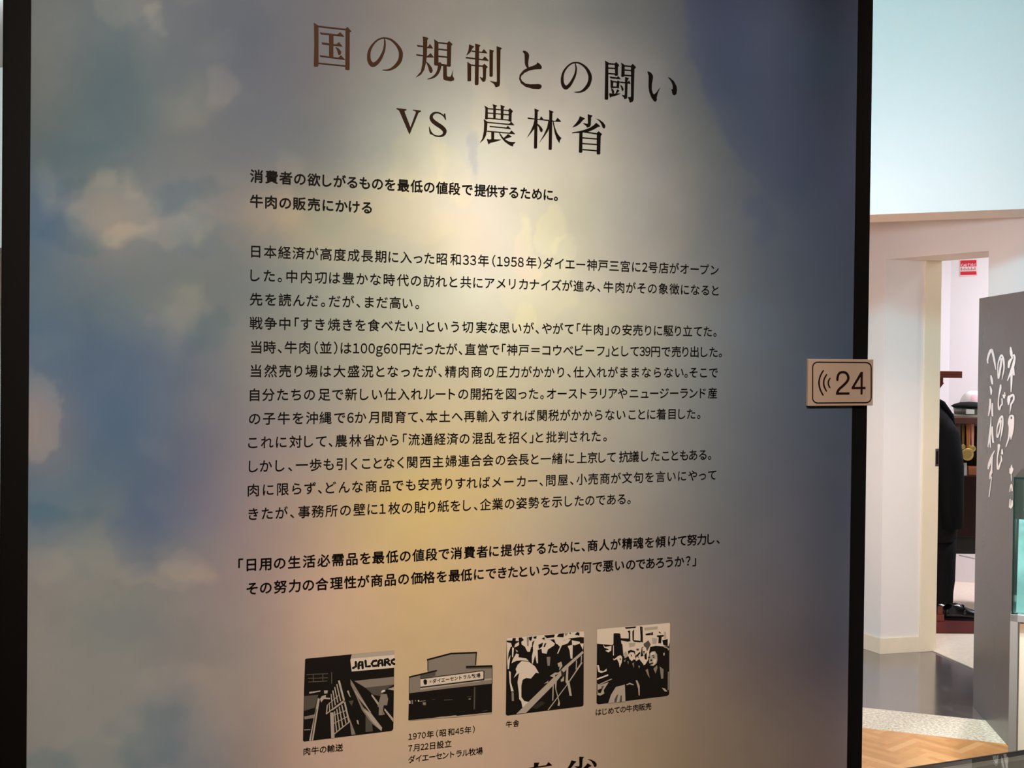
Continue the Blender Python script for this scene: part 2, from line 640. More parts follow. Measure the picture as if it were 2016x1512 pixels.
#ART_BEGIN
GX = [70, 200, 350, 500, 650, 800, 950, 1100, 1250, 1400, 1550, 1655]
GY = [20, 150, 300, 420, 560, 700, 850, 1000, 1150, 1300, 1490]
ART = [   # printed colours of the sky picture, leftover spotlight glow put in, on the survey grid above (red, green, blue reflectance in thousandths)
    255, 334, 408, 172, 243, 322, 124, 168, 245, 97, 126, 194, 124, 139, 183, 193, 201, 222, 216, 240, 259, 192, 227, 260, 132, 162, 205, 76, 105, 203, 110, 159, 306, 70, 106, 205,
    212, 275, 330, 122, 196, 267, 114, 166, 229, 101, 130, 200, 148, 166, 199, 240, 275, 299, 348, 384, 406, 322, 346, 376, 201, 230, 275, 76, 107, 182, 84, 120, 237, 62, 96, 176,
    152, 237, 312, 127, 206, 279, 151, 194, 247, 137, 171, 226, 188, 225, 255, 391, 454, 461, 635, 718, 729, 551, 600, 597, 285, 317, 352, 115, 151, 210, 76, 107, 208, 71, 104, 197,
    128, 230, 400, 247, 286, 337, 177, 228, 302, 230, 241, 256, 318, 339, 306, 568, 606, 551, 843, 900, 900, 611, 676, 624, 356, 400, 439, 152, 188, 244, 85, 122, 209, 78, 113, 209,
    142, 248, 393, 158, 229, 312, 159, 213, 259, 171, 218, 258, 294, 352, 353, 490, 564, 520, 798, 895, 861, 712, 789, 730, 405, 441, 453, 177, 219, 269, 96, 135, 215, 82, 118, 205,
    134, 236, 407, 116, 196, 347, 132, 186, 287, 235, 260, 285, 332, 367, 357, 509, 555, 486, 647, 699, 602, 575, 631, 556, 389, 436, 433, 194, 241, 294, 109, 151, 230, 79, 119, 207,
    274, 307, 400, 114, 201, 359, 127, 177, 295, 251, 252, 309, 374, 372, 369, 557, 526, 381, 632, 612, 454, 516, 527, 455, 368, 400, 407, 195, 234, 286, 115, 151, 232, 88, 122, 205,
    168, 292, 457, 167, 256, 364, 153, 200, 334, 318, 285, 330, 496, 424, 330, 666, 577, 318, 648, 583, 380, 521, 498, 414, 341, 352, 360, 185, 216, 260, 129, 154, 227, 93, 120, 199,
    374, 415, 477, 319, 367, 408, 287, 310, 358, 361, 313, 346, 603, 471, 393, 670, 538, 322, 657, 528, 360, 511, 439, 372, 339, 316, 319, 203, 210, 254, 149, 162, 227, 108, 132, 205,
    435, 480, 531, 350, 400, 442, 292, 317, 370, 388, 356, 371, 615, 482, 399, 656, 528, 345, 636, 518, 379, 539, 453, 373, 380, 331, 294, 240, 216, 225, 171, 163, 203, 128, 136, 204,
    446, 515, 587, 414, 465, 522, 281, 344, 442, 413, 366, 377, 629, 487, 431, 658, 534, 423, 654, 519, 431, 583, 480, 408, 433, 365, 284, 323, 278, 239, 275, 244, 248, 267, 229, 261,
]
#ART_END


def vnoise(x, y, seed):
    rng = np.random.default_rng(seed)
    tab = rng.random((64, 64))
    xi, yi = np.floor(x).astype(int), np.floor(y).astype(int)
    fx, fy = x - xi, y - yi
    fx, fy = fx * fx * (3 - 2 * fx), fy * fy * (3 - 2 * fy)
    g = lambda a, c: tab[a % 64, c % 64]
    return (g(xi, yi) * (1 - fx) + g(xi + 1, yi) * fx) * (1 - fy) + (g(xi, yi + 1) * (1 - fx) + g(xi + 1, yi + 1) * fx) * fy


def fbm(x, y, seed, o=5):
    t, a, n = 0, 1, 0
    for i in range(o):
        t = t + a * vnoise(x * 2 ** i + 13.7 * i, y * 2 ** i + 7.1 * i, seed + i)
        n += a
        a *= 0.5
    return t / n - 0.5


def sky_print():
    z0, z1 = 0.25, PANEL_TOP - 0.03
    nx, nz = 380, 560
    S = np.linspace(S_IL, S_IR, nx)
    Z = np.linspace(z0, z1, nz)
    SS, ZZ = np.meshgrid(S, Z)
    Pw = P0[None, None] + PU * SS[..., None] + np.array([0, 0, 1.0]) * ZZ[..., None]
    # where each point of the print lies on the artwork (artwork units = picture units of the survey)
    X, Y, Zc = Pw[..., 0], Pw[..., 1], Pw[..., 2] - EYE
    fy, up = Y * _c - Zc * _s, Y * _s + Zc * _c
    u, v = X / fy, -up / fy
    ax, ay = 1008 + F * (u * _cr - v * _sr), PY0 + F * (u * _sr + v * _cr)
    if ART is None:
        col = np.full(ax.shape + (3,), 0.4)
    else:
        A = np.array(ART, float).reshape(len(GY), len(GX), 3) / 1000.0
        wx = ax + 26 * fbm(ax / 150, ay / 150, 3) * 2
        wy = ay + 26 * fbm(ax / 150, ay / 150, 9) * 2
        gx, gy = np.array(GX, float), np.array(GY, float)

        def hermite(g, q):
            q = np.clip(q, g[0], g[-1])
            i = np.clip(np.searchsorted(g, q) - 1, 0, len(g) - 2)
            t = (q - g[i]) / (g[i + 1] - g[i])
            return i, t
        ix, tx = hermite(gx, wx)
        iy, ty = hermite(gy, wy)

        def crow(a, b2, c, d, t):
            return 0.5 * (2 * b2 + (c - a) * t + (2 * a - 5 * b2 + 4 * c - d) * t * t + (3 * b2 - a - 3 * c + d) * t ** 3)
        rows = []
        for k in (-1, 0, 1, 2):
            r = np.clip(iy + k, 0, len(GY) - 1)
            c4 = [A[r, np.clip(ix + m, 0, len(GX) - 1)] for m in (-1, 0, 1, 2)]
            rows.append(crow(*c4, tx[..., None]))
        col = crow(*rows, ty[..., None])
        n1 = fbm(ax / 95 + 3.1, ay / 80, 21, 6)
        n2 = fbm(ax / 38, ay / 34, 33, 5)
        wx2, wy2 = ax + 70 * fbm(ax / 70, ay / 70, 61), ay + 70 * fbm(ax / 70, ay / 70, 77)

        def blob(cx, cy, rx, ry, soft, rat, amp=0.5, rot=0.0):
            nonlocal col
            dx, dy = (wx2 - cx), (wy2 - cy)
            e = np.sqrt((dx / rx) ** 2 + (dy / ry) ** 2) + amp * 2.2 * n1 + amp * 1.4 * n2
            k = np.clip((1 - e) / soft + 0.5, 0, 1)
            k = (k * k * (3 - 2 * k))[..., None]
            col = col * (1 - k) + col * np.array(rat) * k
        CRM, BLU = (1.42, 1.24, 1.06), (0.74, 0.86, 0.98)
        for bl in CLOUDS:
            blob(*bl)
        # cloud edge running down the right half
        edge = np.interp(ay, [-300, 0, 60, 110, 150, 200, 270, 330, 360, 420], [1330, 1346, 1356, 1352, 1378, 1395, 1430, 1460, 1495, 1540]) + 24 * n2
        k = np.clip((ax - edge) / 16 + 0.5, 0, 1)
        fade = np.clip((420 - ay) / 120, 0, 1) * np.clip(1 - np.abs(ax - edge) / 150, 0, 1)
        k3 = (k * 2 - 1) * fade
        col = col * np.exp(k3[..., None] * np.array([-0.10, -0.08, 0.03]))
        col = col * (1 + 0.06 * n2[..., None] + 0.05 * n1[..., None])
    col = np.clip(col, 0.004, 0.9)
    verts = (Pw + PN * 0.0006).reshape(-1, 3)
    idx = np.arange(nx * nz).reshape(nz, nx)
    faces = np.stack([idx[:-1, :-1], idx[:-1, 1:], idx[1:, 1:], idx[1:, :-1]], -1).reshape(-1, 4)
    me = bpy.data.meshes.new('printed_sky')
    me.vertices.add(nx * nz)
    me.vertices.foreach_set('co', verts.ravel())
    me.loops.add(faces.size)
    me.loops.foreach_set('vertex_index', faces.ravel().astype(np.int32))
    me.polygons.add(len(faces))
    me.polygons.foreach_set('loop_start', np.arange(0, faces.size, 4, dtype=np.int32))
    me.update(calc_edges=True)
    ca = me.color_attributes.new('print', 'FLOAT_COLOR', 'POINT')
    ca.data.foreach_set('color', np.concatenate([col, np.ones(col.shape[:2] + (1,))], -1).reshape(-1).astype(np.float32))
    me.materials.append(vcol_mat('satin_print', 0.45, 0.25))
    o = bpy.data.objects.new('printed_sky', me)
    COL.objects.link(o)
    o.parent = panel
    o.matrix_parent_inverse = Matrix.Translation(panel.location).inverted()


_C, _W, _B, _D = (1.30, 1.20, 1.10), (1.16, 1.11, 1.05), (0.79, 0.90, 0.94), (0.88, 0.95, 0.98)
CLOUDS = [
    # upper left
    (258, 12, 50, 42, 0.45, _C, 0.4), (296, 42, 22, 24, 0.4, _C, 0.3), (395, 4, 40, 14, 0.7, _W, 0.4),
    (418, 95, 40, 30, 0.9, _W, 0.7), (436, 170, 32, 44, 0.7, _C, 0.6), (348, 208, 60, 46, 1.2, _W, 0.6), (290, 95, 26, 66, 1.1, _W, 0.5), (400, 180, 70, 50, 1.3, _W, 0.7),
    (215, 150, 90, 120, 1.2, _D, 0.5), (170, 310, 80, 40, 1.0, _D, 0.5), (470, 60, 60, 50, 1.2, _D, 0.6),
    # the pinkish bank in the middle left
    (200, 355, 30, 26, 0.5, _W, 0.4), (262, 350, 30, 26, 0.5, _W, 0.4), (232, 398, 92, 66, 0.4, _C, 0.5), (310, 455, 96, 28, 0.5, _C, 0.5), (90, 372, 40, 40, 0.8, _C, 0.5), (110, 410, 60, 18, 0.8, _W, 0.5), (400, 430, 40, 30, 1.0, _W, 0.6),
    (360, 388, 70, 54, 0.45, _B, 0.5), (120, 462, 80, 30, 0.6, _B, 0.4), (128, 362, 30, 24, 0.5, _B, 0.3), (420, 470, 60, 30, 0.9, _D, 0.6),
    # centre left
    (80, 812, 40, 72, 0.22, (1.45, 1.28, 1.14), 0.4), (84, 690, 40, 36, 1.0, _W, 0.6), (350, 600, 44, 44, 0.8, _C, 0.6), (300, 630, 80, 60, 1.3, _W, 0.7), (340, 690, 36, 40, 1.0, _W, 0.6),
    (415, 665, 56, 44, 0.8, _B, 0.5), (220, 650, 80, 60, 1.2, _D, 0.6), (330, 800, 60, 70, 1.4, _W, 0.7), (300, 880, 30, 30, 1.2, _W, 0.6),
    # lower left
    (275, 1040, 50, 74, 0.6, (0.82, 0.88, 1.0), 0.4), (100, 1000, 70, 26, 0.7, _B, 0.5), (330, 1126, 84, 22, 0.5, _W, 0.5), (375, 1110, 40, 24, 0.6, _W, 0.4), (110, 1120, 60, 34, 0.8, _W, 0.5), (190, 1080, 60, 40, 1.0, _W, 0.6),
    (240, 1235, 90, 46, 1.3, _D, 0.6), (290, 1445, 84, 50, 0.8, _B, 0.6), (90, 1505, 50, 26, 0.7, _B, 0.5), (190, 1500, 60, 30, 0.9, _D, 0.6), (420, 1390, 60, 80, 1.2, _W, 0.6), (330, 1330, 90, 40, 1.2, _W, 0.7),
    # pale cloud tops and tinted-in warm glow behind the headings
    (520, 432, 60, 34, 1.2, _W, 0.7), (610, 470, 76, 50, 1.2, _W, 0.8), (560, 330, 26, 30, 1.0, _W, 0.6), (640, 440, 40, 40, 1.0, _D, 0.7),
    (828, 320, 60, 78, 0.25, (1.09, 1.07, 0.99), 0.4), (890, 340, 34, 60, 0.25, (1.07, 1.05, 0.99), 0.35), (800, 400, 90, 60, 0.4, (1.06, 1.04, 0.98), 0.5), (955, 190, 30, 130, 0.4, (1.08, 1.05, 0.99), 0.35),
    (940, 315, 13, 48, 0.4, (0.84, 0.86, 0.98), 0.4),
    (1038, 490, 26, 56, 0.22, (1.12, 1.11, 1.02), 0.35), (1092, 455, 24, 44, 0.22, (1.10, 1.09, 1.02), 0.4), (1120, 490, 18, 40, 0.3, (1.08, 1.08, 1.02), 0.4), (1065, 580, 70, 70, 0.3, (1.06, 1.05, 1.0), 0.4),
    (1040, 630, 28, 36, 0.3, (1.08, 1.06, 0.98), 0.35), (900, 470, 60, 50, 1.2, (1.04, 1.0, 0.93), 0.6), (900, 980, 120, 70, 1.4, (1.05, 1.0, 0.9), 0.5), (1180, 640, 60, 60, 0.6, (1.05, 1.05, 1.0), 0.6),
    # right half
    (1600, 110, 80, 50, 0.9, (0.98, 1.08, 1.08), 0.6), (1480, 640, 60, 50, 0.9, (1.0, 1.05, 1.09), 0.7), (1500, 420, 26, 34, 0.7, (0.88, 0.92, 1.04), 0.7), (1330, 400, 50, 60, 1.0, (1.06, 1.03, 0.98), 0.7),
]
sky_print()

# ---- lettering
ink = mat('black_ink', srgb(10, 6, 6), 0.5, 0.12)
brown_ink = bpy.data.materials.new('brown_to_black_ink')


def title_ink():
    m = brown_ink
    m.use_nodes = True
    nt = m.node_tree
    b = nt.nodes['Principled BSDF']
    a = nt.nodes.new('ShaderNodeVertexColor')
    a.layer_name = 'ink'
    nt.links.new(a.outputs['Color'], b.inputs['Base Color'])
    b.inputs['Roughness'].default_value = 0.5
    b.inputs['Specular IOR Level'].default_value = 0.12


title_ink()
GL = {}
_cu = bpy.data.curves.new('glyph', 'FONT')
_cu.resolution_u = 3
_go = bpy.data.objects.new('glyph', _cu)
COL.objects.link(_go)


def glyph(ch, bold):
    k = (ch, bold)
    if k not in GL:
        _cu.body = ch
        _cu.offset = bold
        bpy.context.view_layer.update()
        dg = bpy.context.evaluated_depsgraph_get()
        me = bpy.data.meshes.new_from_object(_go.evaluated_get(dg))
        v = np.array([x.co[:2] for x in me.vertices]) if len(me.vertices) else np.zeros((0, 2))
        f = [tuple(p.vertices) for p in me.polygons]
        bpy.data.meshes.remove(me)
        lo, hi = (v.min(0), v.max(0)) if len(v) else (np.zeros(2), np.zeros(2))
        GL[k] = (v, f, lo, hi)
    return GL[k]


HALF_L, HALF_R = '、。」）', '「（'
SMALL = 'ゃゅょっャュョッ'


def nominal(text, em=1.0):
    pen, out = 0.0, []
    for ch in text:
        if ch in HALF_L:
            c, a = 0.22, 0.52
        elif ch in HALF_R:
            c, a = 0.33, 0.52
        elif ch.isascii():
            c, a = 0.27, 0.54
        elif ch in SMALL:
            c, a = 0.42, 0.84
        elif '\u3040' <= ch <= '\u30ff':
            c, a = 0.47, 0.94
        else:
            c, a = 0.5, 1.0
        out.append(pen + c)
        pen += a
    return out


def set_line(name, text, em, zc, anchors, bold=0.0, parent=None, mt=None, off=0.0012, thin=1.0):
    """one printed line: anchors give where some of its characters stand"""
    nom = nominal(text)
    pos, xs, ss = 0, [], []
    for ch, px in anchors:
        i = text.index(ch, pos)
        pos = i + 1
        xs.append(nom[i])
        ss.append(s_at(px, zc))
    base = zc - 0.38 * em
    V, Fc = [], []
    for ch, c in zip(text, nom):
        if c <= xs[0]:
            sc = ss[0] + (c - xs[0]) * em
        elif c >= xs[-1]:
            sc = ss[-1] + (c - xs[-1]) * em * 1.05
        else:
            sc = float(np.interp(c, xs, ss))
        v, f, lo, hi = glyph(chr(ord(ch) + 0xFEE0) if ch.isascii() else ch, 0.0)
        if not len(v):
            continue
        mid = (lo[0] + hi[0]) / 2
        wd = 0.92 if ch.isascii() else 1.0
        for k, (dx, dy) in enumerate(((0, 0), (-1, 0), (1, 0), (0, -1), (0, 1)) if bold else ((0, 0),)):
            n = len(V)
            for p in v:
                V.append(pan(sc + ((p[0] - mid) * wd + dx * bold) * em, base + (p[1] + dy * bold * 0.8) * em, off + k * 1e-5))
            Fc += [tuple(n + i for i in q) for q in f]
    return mesh_obj(name, V, Fc, mt or ink, parent)


EM = 0.0164
Z0, DZ = EYE + 0.11538, 0.029036
BODY = [
    ('日本経済が高度成長期に入った昭和33年（1958年）ダイエー神戸三宮に2号店がオープン', [('日', 503.2), ('期', 749), ('昭', 869.3), ('年', 951.2), ('（', 971.7), ('8', 1024.8), ('年', 1045.4), ('ダ', 1078.9), ('神', 1164.5), ('宮', 1230.2), ('2', 1268.6), ('店', 1305.8), ('ン', 1406.3)]),
    ('した。中内㓛は豊かな時代の訪れと共にアメリカナイズが進み、牛肉がその象徴になると', [('し', 501.7), ('中', 574.2), ('㓛', 631.2), ('豊', 685.3), ('時', 765.9), ('訪', 844), ('共', 916.4), ('ア', 963.6), ('ナ', 1051.6), ('進', 1138.4), ('牛', 1197.2), ('そ', 1262.4), ('象', 1305.3), ('と', 1407.5)]),
    ('先を読んだ。だが、まだ高い。', [('先', 504), ('読', 560.5), ('だ', 615), ('だ', 658.5), ('ま', 726.7), ('高', 777.5), ('い', 802), ('。', 821)]),
    ('戦争中「すき焼きを食べたい」という切実な思いが、やがて「牛肉」の安売りに駆り立てた。', [('戦', 504), ('中', 560.5), ('す', 602.7), ('焼', 657.3), ('食', 735.4), ('い', 812), ('と', 847), ('切', 920), ('実', 947.4), ('思', 992.6), ('や', 1075.9), ('牛', 1154.5), ('の', 1211.6), ('安', 1233.9), ('駆', 1315), ('立', 1353), ('た', 1392.6), ('。', 1406.8)]),
    ('当時、牛肉（並）は100g60円だったが、直営で「神戸＝コウベビーフ」として39円で売り出した。', [('当', 504.2), ('時', 530.8), ('牛', 572.2), ('並', 641), ('は', 680.8), ('1', 700.7), ('g', 746.5), ('円', 796.9), ('が', 889), ('直', 925.6), ('営', 949.9), ('神', 1007.5), ('＝', 1053.6), ('コ', 1075), ('フ', 1181.8), ('と', 1210.3), ('円', 1290), ('売', 1330.6), ('出', 1366.6), ('。', 1417.4)]),
    ('当然売り場は大盛況となったが、精肉商の圧力がかかり、仕入れがままならない。そこで', [('当', 503.5), ('売', 561), ('場', 613), ('大', 668), ('況', 723), ('な', 773), ('が', 848), ('精', 886.7), ('商', 937.5), ('の', 962), ('圧', 987.6), ('力', 1012.4), ('仕', 1138.4), ('れ', 1184), ('ま', 1228), ('な', 1272), ('い', 1336.8), ('そ', 1364.6), ('で', 1403.8)]),
    ('自分たちの足で新しい仕入れルートの開拓を図った。オーストラリアやニュージーランド産', [('自', 501), ('分', 528.3), ('の', 609), ('足', 638), ('新', 690.7), ('仕', 767.6), ('ル', 844.5), ('の', 911.5), ('開', 935.8), ('拓', 958.6), ('を', 982), ('図', 1005.5), ('オ', 1085), ('ト', 1148), ('や', 1225), ('ュ', 1268.6), ('ジ', 1307), ('ラ', 1346), ('産', 1401.8)]),
    ('の子牛を沖縄で6か月間育て、本土へ再輸入すれば関税がかからないことに着目した。', [('の', 501), ('子', 529.5), ('沖', 613.8), ('縄', 640.6), ('6', 689.5), ('月', 735.4), ('育', 788), ('本', 849.5), ('再', 923.9), ('輸', 948.7), ('入', 972), ('関', 1066.5), ('税', 1089.3), ('ら', 1178), ('こ', 1243.8), ('着', 1300.9), ('目', 1322.4), ('た', 1360), ('。', 1375)]),
    ('これに対して、農林省から「流通経済の混乱を招く」と批判された。', [('こ', 497.3), ('れ', 525.8), ('対', 581.6), ('て', 632), ('農', 671.4), ('省', 726.7), ('ら', 776), ('流', 814.7), ('経', 865.6), ('の', 914), ('混', 940), ('乱', 963.6), ('招', 1011), ('と', 1061.5), ('批', 1085), ('さ', 1129), ('た', 1173), ('。', 1190.5)]),
    ('しかし、一歩も引くことなく関西主婦連合会の会長と一緒に上京して抗議したこともある。', [('し', 498.5), ('か', 523.3), ('一', 594), ('歩', 621), ('引', 672), ('こ', 720.5), ('関', 811), ('主', 861.9), ('連', 912.7), ('会', 960.3), ('の', 984.6), ('会', 1008), ('長', 1030.5), ('一', 1074), ('緒', 1096.7), ('上', 1145), ('京', 1165.7), ('て', 1203), ('抗', 1227.7), ('議', 1247.5), ('こ', 1309.5), ('あ', 1364), ('。', 1396.3)]),
    ('肉に限らず、どんな商品でも安売りすればメーカー、問屋、小売商が文句を言いにやって', [('肉', 498.5), ('限', 556.8), ('ず', 610), ('ど', 651), ('商', 730.4), ('品', 757.7), ('安', 833.3), ('り', 883), ('れ', 928.8), ('ば', 953.6), ('メ', 977), ('カ', 1025.6), ('問', 1083.8), ('屋', 1107.4), ('小', 1144.6), ('売', 1167), ('商', 1190), ('文', 1233.9), ('句', 1256), ('言', 1299.6), ('や', 1362.9), ('て', 1401.3)]),
    ('きたが、事務所の壁に1枚の貼り紙をし、企業の姿勢を示したのである。', [('き', 498.5), ('た', 525.8), ('事', 598.5), ('所', 652.3), ('壁', 706.9), ('1', 752.7), ('枚', 775.6), ('の', 801), ('貼', 826.6), ('紙', 872.3), ('し', 919), ('企', 955.4), ('業', 979), ('姿', 1026.3), ('勢', 1050.4), ('示', 1096), ('し', 1118.6), ('の', 1160.7), ('あ', 1203), ('。', 1237.6)]),
]
for i, (t, an) in enumerate(BODY):
    set_line('body_text', t, EM, Z0 - DZ * i, an, 0.007, panel)
LEAD = [
    ('消費者の欲しがるものを最低の値段で提供するために。', sz(504.7, 346.7)[1], [('消', 504.7), ('費', 534.5), ('者', 562.3), ('欲', 617.6), ('が', 668.4), ('も', 717.5), ('を', 767.6), ('最', 793.7), ('値', 869.3), ('段', 894), ('提', 945), ('供', 967.3), ('る', 1010.7), ('た', 1033.8), ('に', 1078.9), ('。', 1093.8)]),
    ('牛肉の販売にかける', sz(504.7, 396.2)[1], [('牛', 504.7), ('肉', 533.2), ('販', 589), ('売', 617.6), ('か', 672), ('る', 721.7)]),
]
for t, zc, an in LEAD:
    set_line('lead_text', t, EM * 1.02, zc, an, 0.021, panel)
QUOTE = [
    ('「日用の生活必需品を最低の値段で消費者に提供するために、商人が精魂を傾けて努力し、', sz(494.6, 1111)[1], [('「', 473.6), ('日', 494.6), ('用', 522), ('の', 550.4), ('生', 579), ('必', 637), ('品', 692.6), ('最', 744.6), ('値', 823), ('段', 848.8), ('消', 897.7), ('費', 923.7), ('者', 948.7), ('に', 972), ('提', 996.5), ('る', 1065), ('め', 1110), ('商', 1166), ('人', 1189), ('精', 1234), ('魂', 1256), ('傾', 1299.6), ('け', 1323), ('努', 1361.6), ('し', 1398.8), ('、', 1413)]),
    ('その努力の合理性が商品の価格を最低にできたということが何で悪いのであろうか？」', sz(496, 1158)[1], [('そ', 496), ('の', 523), ('努', 551.7), ('合', 633.5), ('理', 662), ('が', 715), ('商', 741.4), ('品', 768), ('価', 820), ('格', 844), ('最', 894), ('低', 917.5), ('で', 966), ('き', 988.4), ('た', 1009.4), ('と', 1029.8), ('う', 1074), ('こ', 1091), ('が', 1129.7), ('何', 1153.3), ('で', 1175.6), ('悪', 1196.7), ('の', 1241), ('あ', 1279.8), ('う', 1317), ('か', 1336.8), ('？', 1354), ('」', 1366)]),
]
for t, zc, an in QUOTE:
    set_line('quote_text', t, EM * 1.02, zc, an, 0.019, panel)


# ---- the large title in serif characters
def shou(g):            # 省
    g.P((1240, 268), (1355, 318), (1310, 350), (1250, 420), (1170, 480), (1080, 508), (1150, 430), (1210, 350))
    g.P((1415, 225), (1522, 255), (1490, 290), (1480, 470), (1450, 500), (1400, 515), (1375, 470), (1305, 418), (1405, 438), (1420, 420))
    g.P((1595, 315), (1680, 350), (1760, 410), (1800, 470), (1800, 510), (1775, 535), (1745, 515), (1715, 440), (1670, 370))
    g.P((1600, 412), (1690, 490), (1640, 500), (1560, 550), (1440, 600), (1300, 625), (1070, 638), (1070, 625), (1200, 605), (1340, 570), (1460, 525), (1550, 465))
    g.P((1225, 610), (1300, 620), (1295, 1055), (1280, 1068), (1228, 1065), (1220, 1050), (1230, 640))
    g.P((1615, 635), (1655, 600), (1730, 665), (1700, 695), (1690, 1095), (1675, 1105), (1625, 1102), (1613, 1090))
    g.L(1340, 612, 1620, 655, 22)
    g.L(1298, 742, 1620, 768, 20)
    g.L(1298, 868, 1620, 890, 20)
    g.L(1298, 1000, 1620, 1028, 20)


def title():
    g = Flat(panel_px, (600, 30), 10.08, 0.0012)
    # 国
    g.P((172, 150), (235, 190), (268, 212), (268, 1000), (255, 1015), (185, 1015), (175, 1000), (185, 600), (180, 190))
    g.P((235, 190), (268, 210), (805, 272), (805, 298), (265, 236))
    g.P((803, 270), (845, 235), (922, 325), (888, 330), (886, 1070), (875, 1085), (810, 1080), (800, 1065), (805, 300))
    g.P((266, 942), (803, 998), (803, 1020), (266, 965))
    g.P((300, 335), (320, 345), (640, 385), (700, 340), (780, 425), (320, 377), (305, 360))
    g.P((478, 375), (565, 385), (562, 852), (478, 842))
    g.P((330, 540), (620, 582), (672, 535), (745, 622), (345, 578))
    g.P((295, 795), (660, 845), (715, 795), (795, 885), (300, 822))
    g.P((605, 635), (660, 660), (700, 700), (720, 740), (700, 780), (680, 785), (660, 770), (640, 700), (625, 665), smooth=True)
    g.cut()
    # の
    g.S((1575, 470, 20), (1585, 560, 36), (1565, 700, 48), (1500, 850, 62), (1420, 950, 72), (1335, 980, 84), (1275, 900, 72), (1267, 780, 66), (1290, 680, 54), (1350, 580, 38), (1430, 500, 28), (1520, 458, 24), (1620, 458, 26), (1720, 495, 34), (1830, 600, 52), (1895, 720, 75), (1900, 820, 80), (1870, 920, 76), (1790, 1015, 60), (1690, 1075, 34), (1600, 1090, 18), (1530, 1085, 4))
    g.frame((800, 60), 10.08)
    g.cut()
    # 規
    g.P((318, 122), (400, 140), (435, 162), (410, 185), (402, 500), (385, 640), (350, 780), (290, 870), (180, 935), (280, 820), (310, 680), (325, 480), (325, 180))
    g.P((203, 290), (330, 305), (330, 328), (220, 320)); g.P((395, 332), (420, 330), (462, 268), (525, 357), (395, 348))
    g.P((188, 472), (330, 490), (325, 512), (200, 497)); g.P((390, 512), (412, 510), (475, 450), (540, 535), (390, 530))
    g.P((385, 615), (440, 660), (500, 740), (518, 800), (500, 840), (470, 840), (445, 800), (430, 730), (400, 660))
    g.P((545, 175), (630, 235), (632, 680), (560, 690), (545, 670), (553, 240))
    g.L(628, 242, 808, 262, 20)
    g.P((802, 250), (843, 213), (912, 278), (885, 300), (876, 700), (860, 715), (800, 708))
    g.L(630, 372, 805, 390, 22); g.L(630, 512, 805, 530, 22)
    g.P((600, 650), (860, 690), (870, 712), (560, 690))
    g.S((655, 670, 75), (645, 760, 65), (600, 860, 52), (520, 930, 32), (410, 968, 4))
    g.P((725, 690), (795, 700), (800, 900), (820, 925), (870, 920), (890, 880), (915, 775), (912, 905), (945, 960), (940, 985), (880, 1003), (780, 990), (730, 965), (725, 900))
    g.cut()
    # 制
    g.P((1238, 278), (1342, 322), (1310, 345), (1270, 430), (1185, 497), (1225, 400))
    g.P((1290, 400), (1490, 428), (1530, 372), (1600, 452), (1290, 420))
    g.P((1168, 525), (1505, 570), (1550, 515), (1630, 603), (1180, 550))
    g.P((1360, 262), (1465, 298), (1438, 325), (1425, 1065), (1410, 1080), (1365, 1078), (1352, 1065), (1362, 330))
    g.P((1205, 625), (1280, 678), (1278, 1000), (1215, 1003), (1208, 990))
    g.P((1278, 678), (1510, 700), (1510, 718), (1278, 697))
    g.P((1500, 700), (1540, 665), (1608, 725), (1580, 750), (1572, 960), (1560, 1000), (1515, 1020), (1490, 990), (1448, 920), (1500, 945), (1515, 920), (1512, 760))
    g.P((1643, 378), (1735, 408), (1712, 430), (1708, 905), (1690, 915), (1650, 912), (1643, 900))
    g.P((1785, 315), (1888, 352), (1862, 380), (1850, 1060), (1840, 1100), (1765, 1127), (1745, 1080), (1725, 1050), (1648, 1002), (1780, 1028), (1790, 1000))
    g.frame((1000, 80), 10.08)
    g.cut()
    # と
    g.P((285, 212), (330, 205), (385, 240), (412, 295), (400, 400), (395, 480), (405, 530), (380, 545), (345, 500), (328, 440), (325, 330), (318, 260), smooth=True)
    g.P((570, 432), (620, 460), (660, 510), (665, 540), (650, 562), (540, 565), (430, 585), (330, 630), (258, 700), (245, 745), (270, 800), (340, 855), (440, 870), (600, 865), (650, 880), (664, 910), (650, 940), (610, 957), (480, 950), (340, 910), (250, 840), (215, 760), (225, 680), (300, 590), (400, 535), (500, 500), (550, 475), (568, 455))
    g.cut()
    # の
    g.S((1328, 455, 16), (1345, 560, 32), (1320, 690, 44), (1250, 830, 56), (1190, 905, 64), (1130, 930, 72), (1080, 860, 62), (1070, 740, 54), (1100, 620, 42), (1170, 520, 30), (1260, 450, 24), (1340, 436, 22), (1430, 455, 28), (1540, 540, 44), (1610, 660, 64), (1622, 760, 70), (1590, 870, 68), (1520, 960, 56), (1430, 1015, 28), (1300, 1022, 4))
    g.frame((1170, 100), 11.2)
    g.cut()
    # 闘
    g.P((228, 218), (320, 275), (300, 300), (298, 1060), (285, 1075), (228, 1072), (220, 1060), (235, 280))
    g.P((300, 272), (445, 285), (445, 308), (298, 297))
    g.L(298, 382, 455, 392, 22); g.L(298, 500, 455, 512, 22)
    g.P((440, 280), (475, 252), (540, 320), (512, 360), (510, 545), (455, 550), (430, 520), (450, 500))
    g.P((580, 262), (660, 318), (658, 560), (610, 575), (585, 560), (592, 310))
    g.L(655, 332, 812, 347, 22); g.L(655, 425, 810, 437, 20); g.L(655, 540, 808, 550, 22)
    g.P((800, 330), (835, 290), (910, 365), (875, 400), (858, 1080), (840, 1115), (790, 1135), (770, 1130), (750, 1060), (725, 1025), (790, 1022), (800, 990))
    g.P((328, 570), (490, 590), (515, 560), (575, 625), (350, 605))
    g.P((345, 635), (410, 675), (405, 790), (420, 830), (350, 805), (348, 700))
    g.L(400, 678, 492, 688, 22)
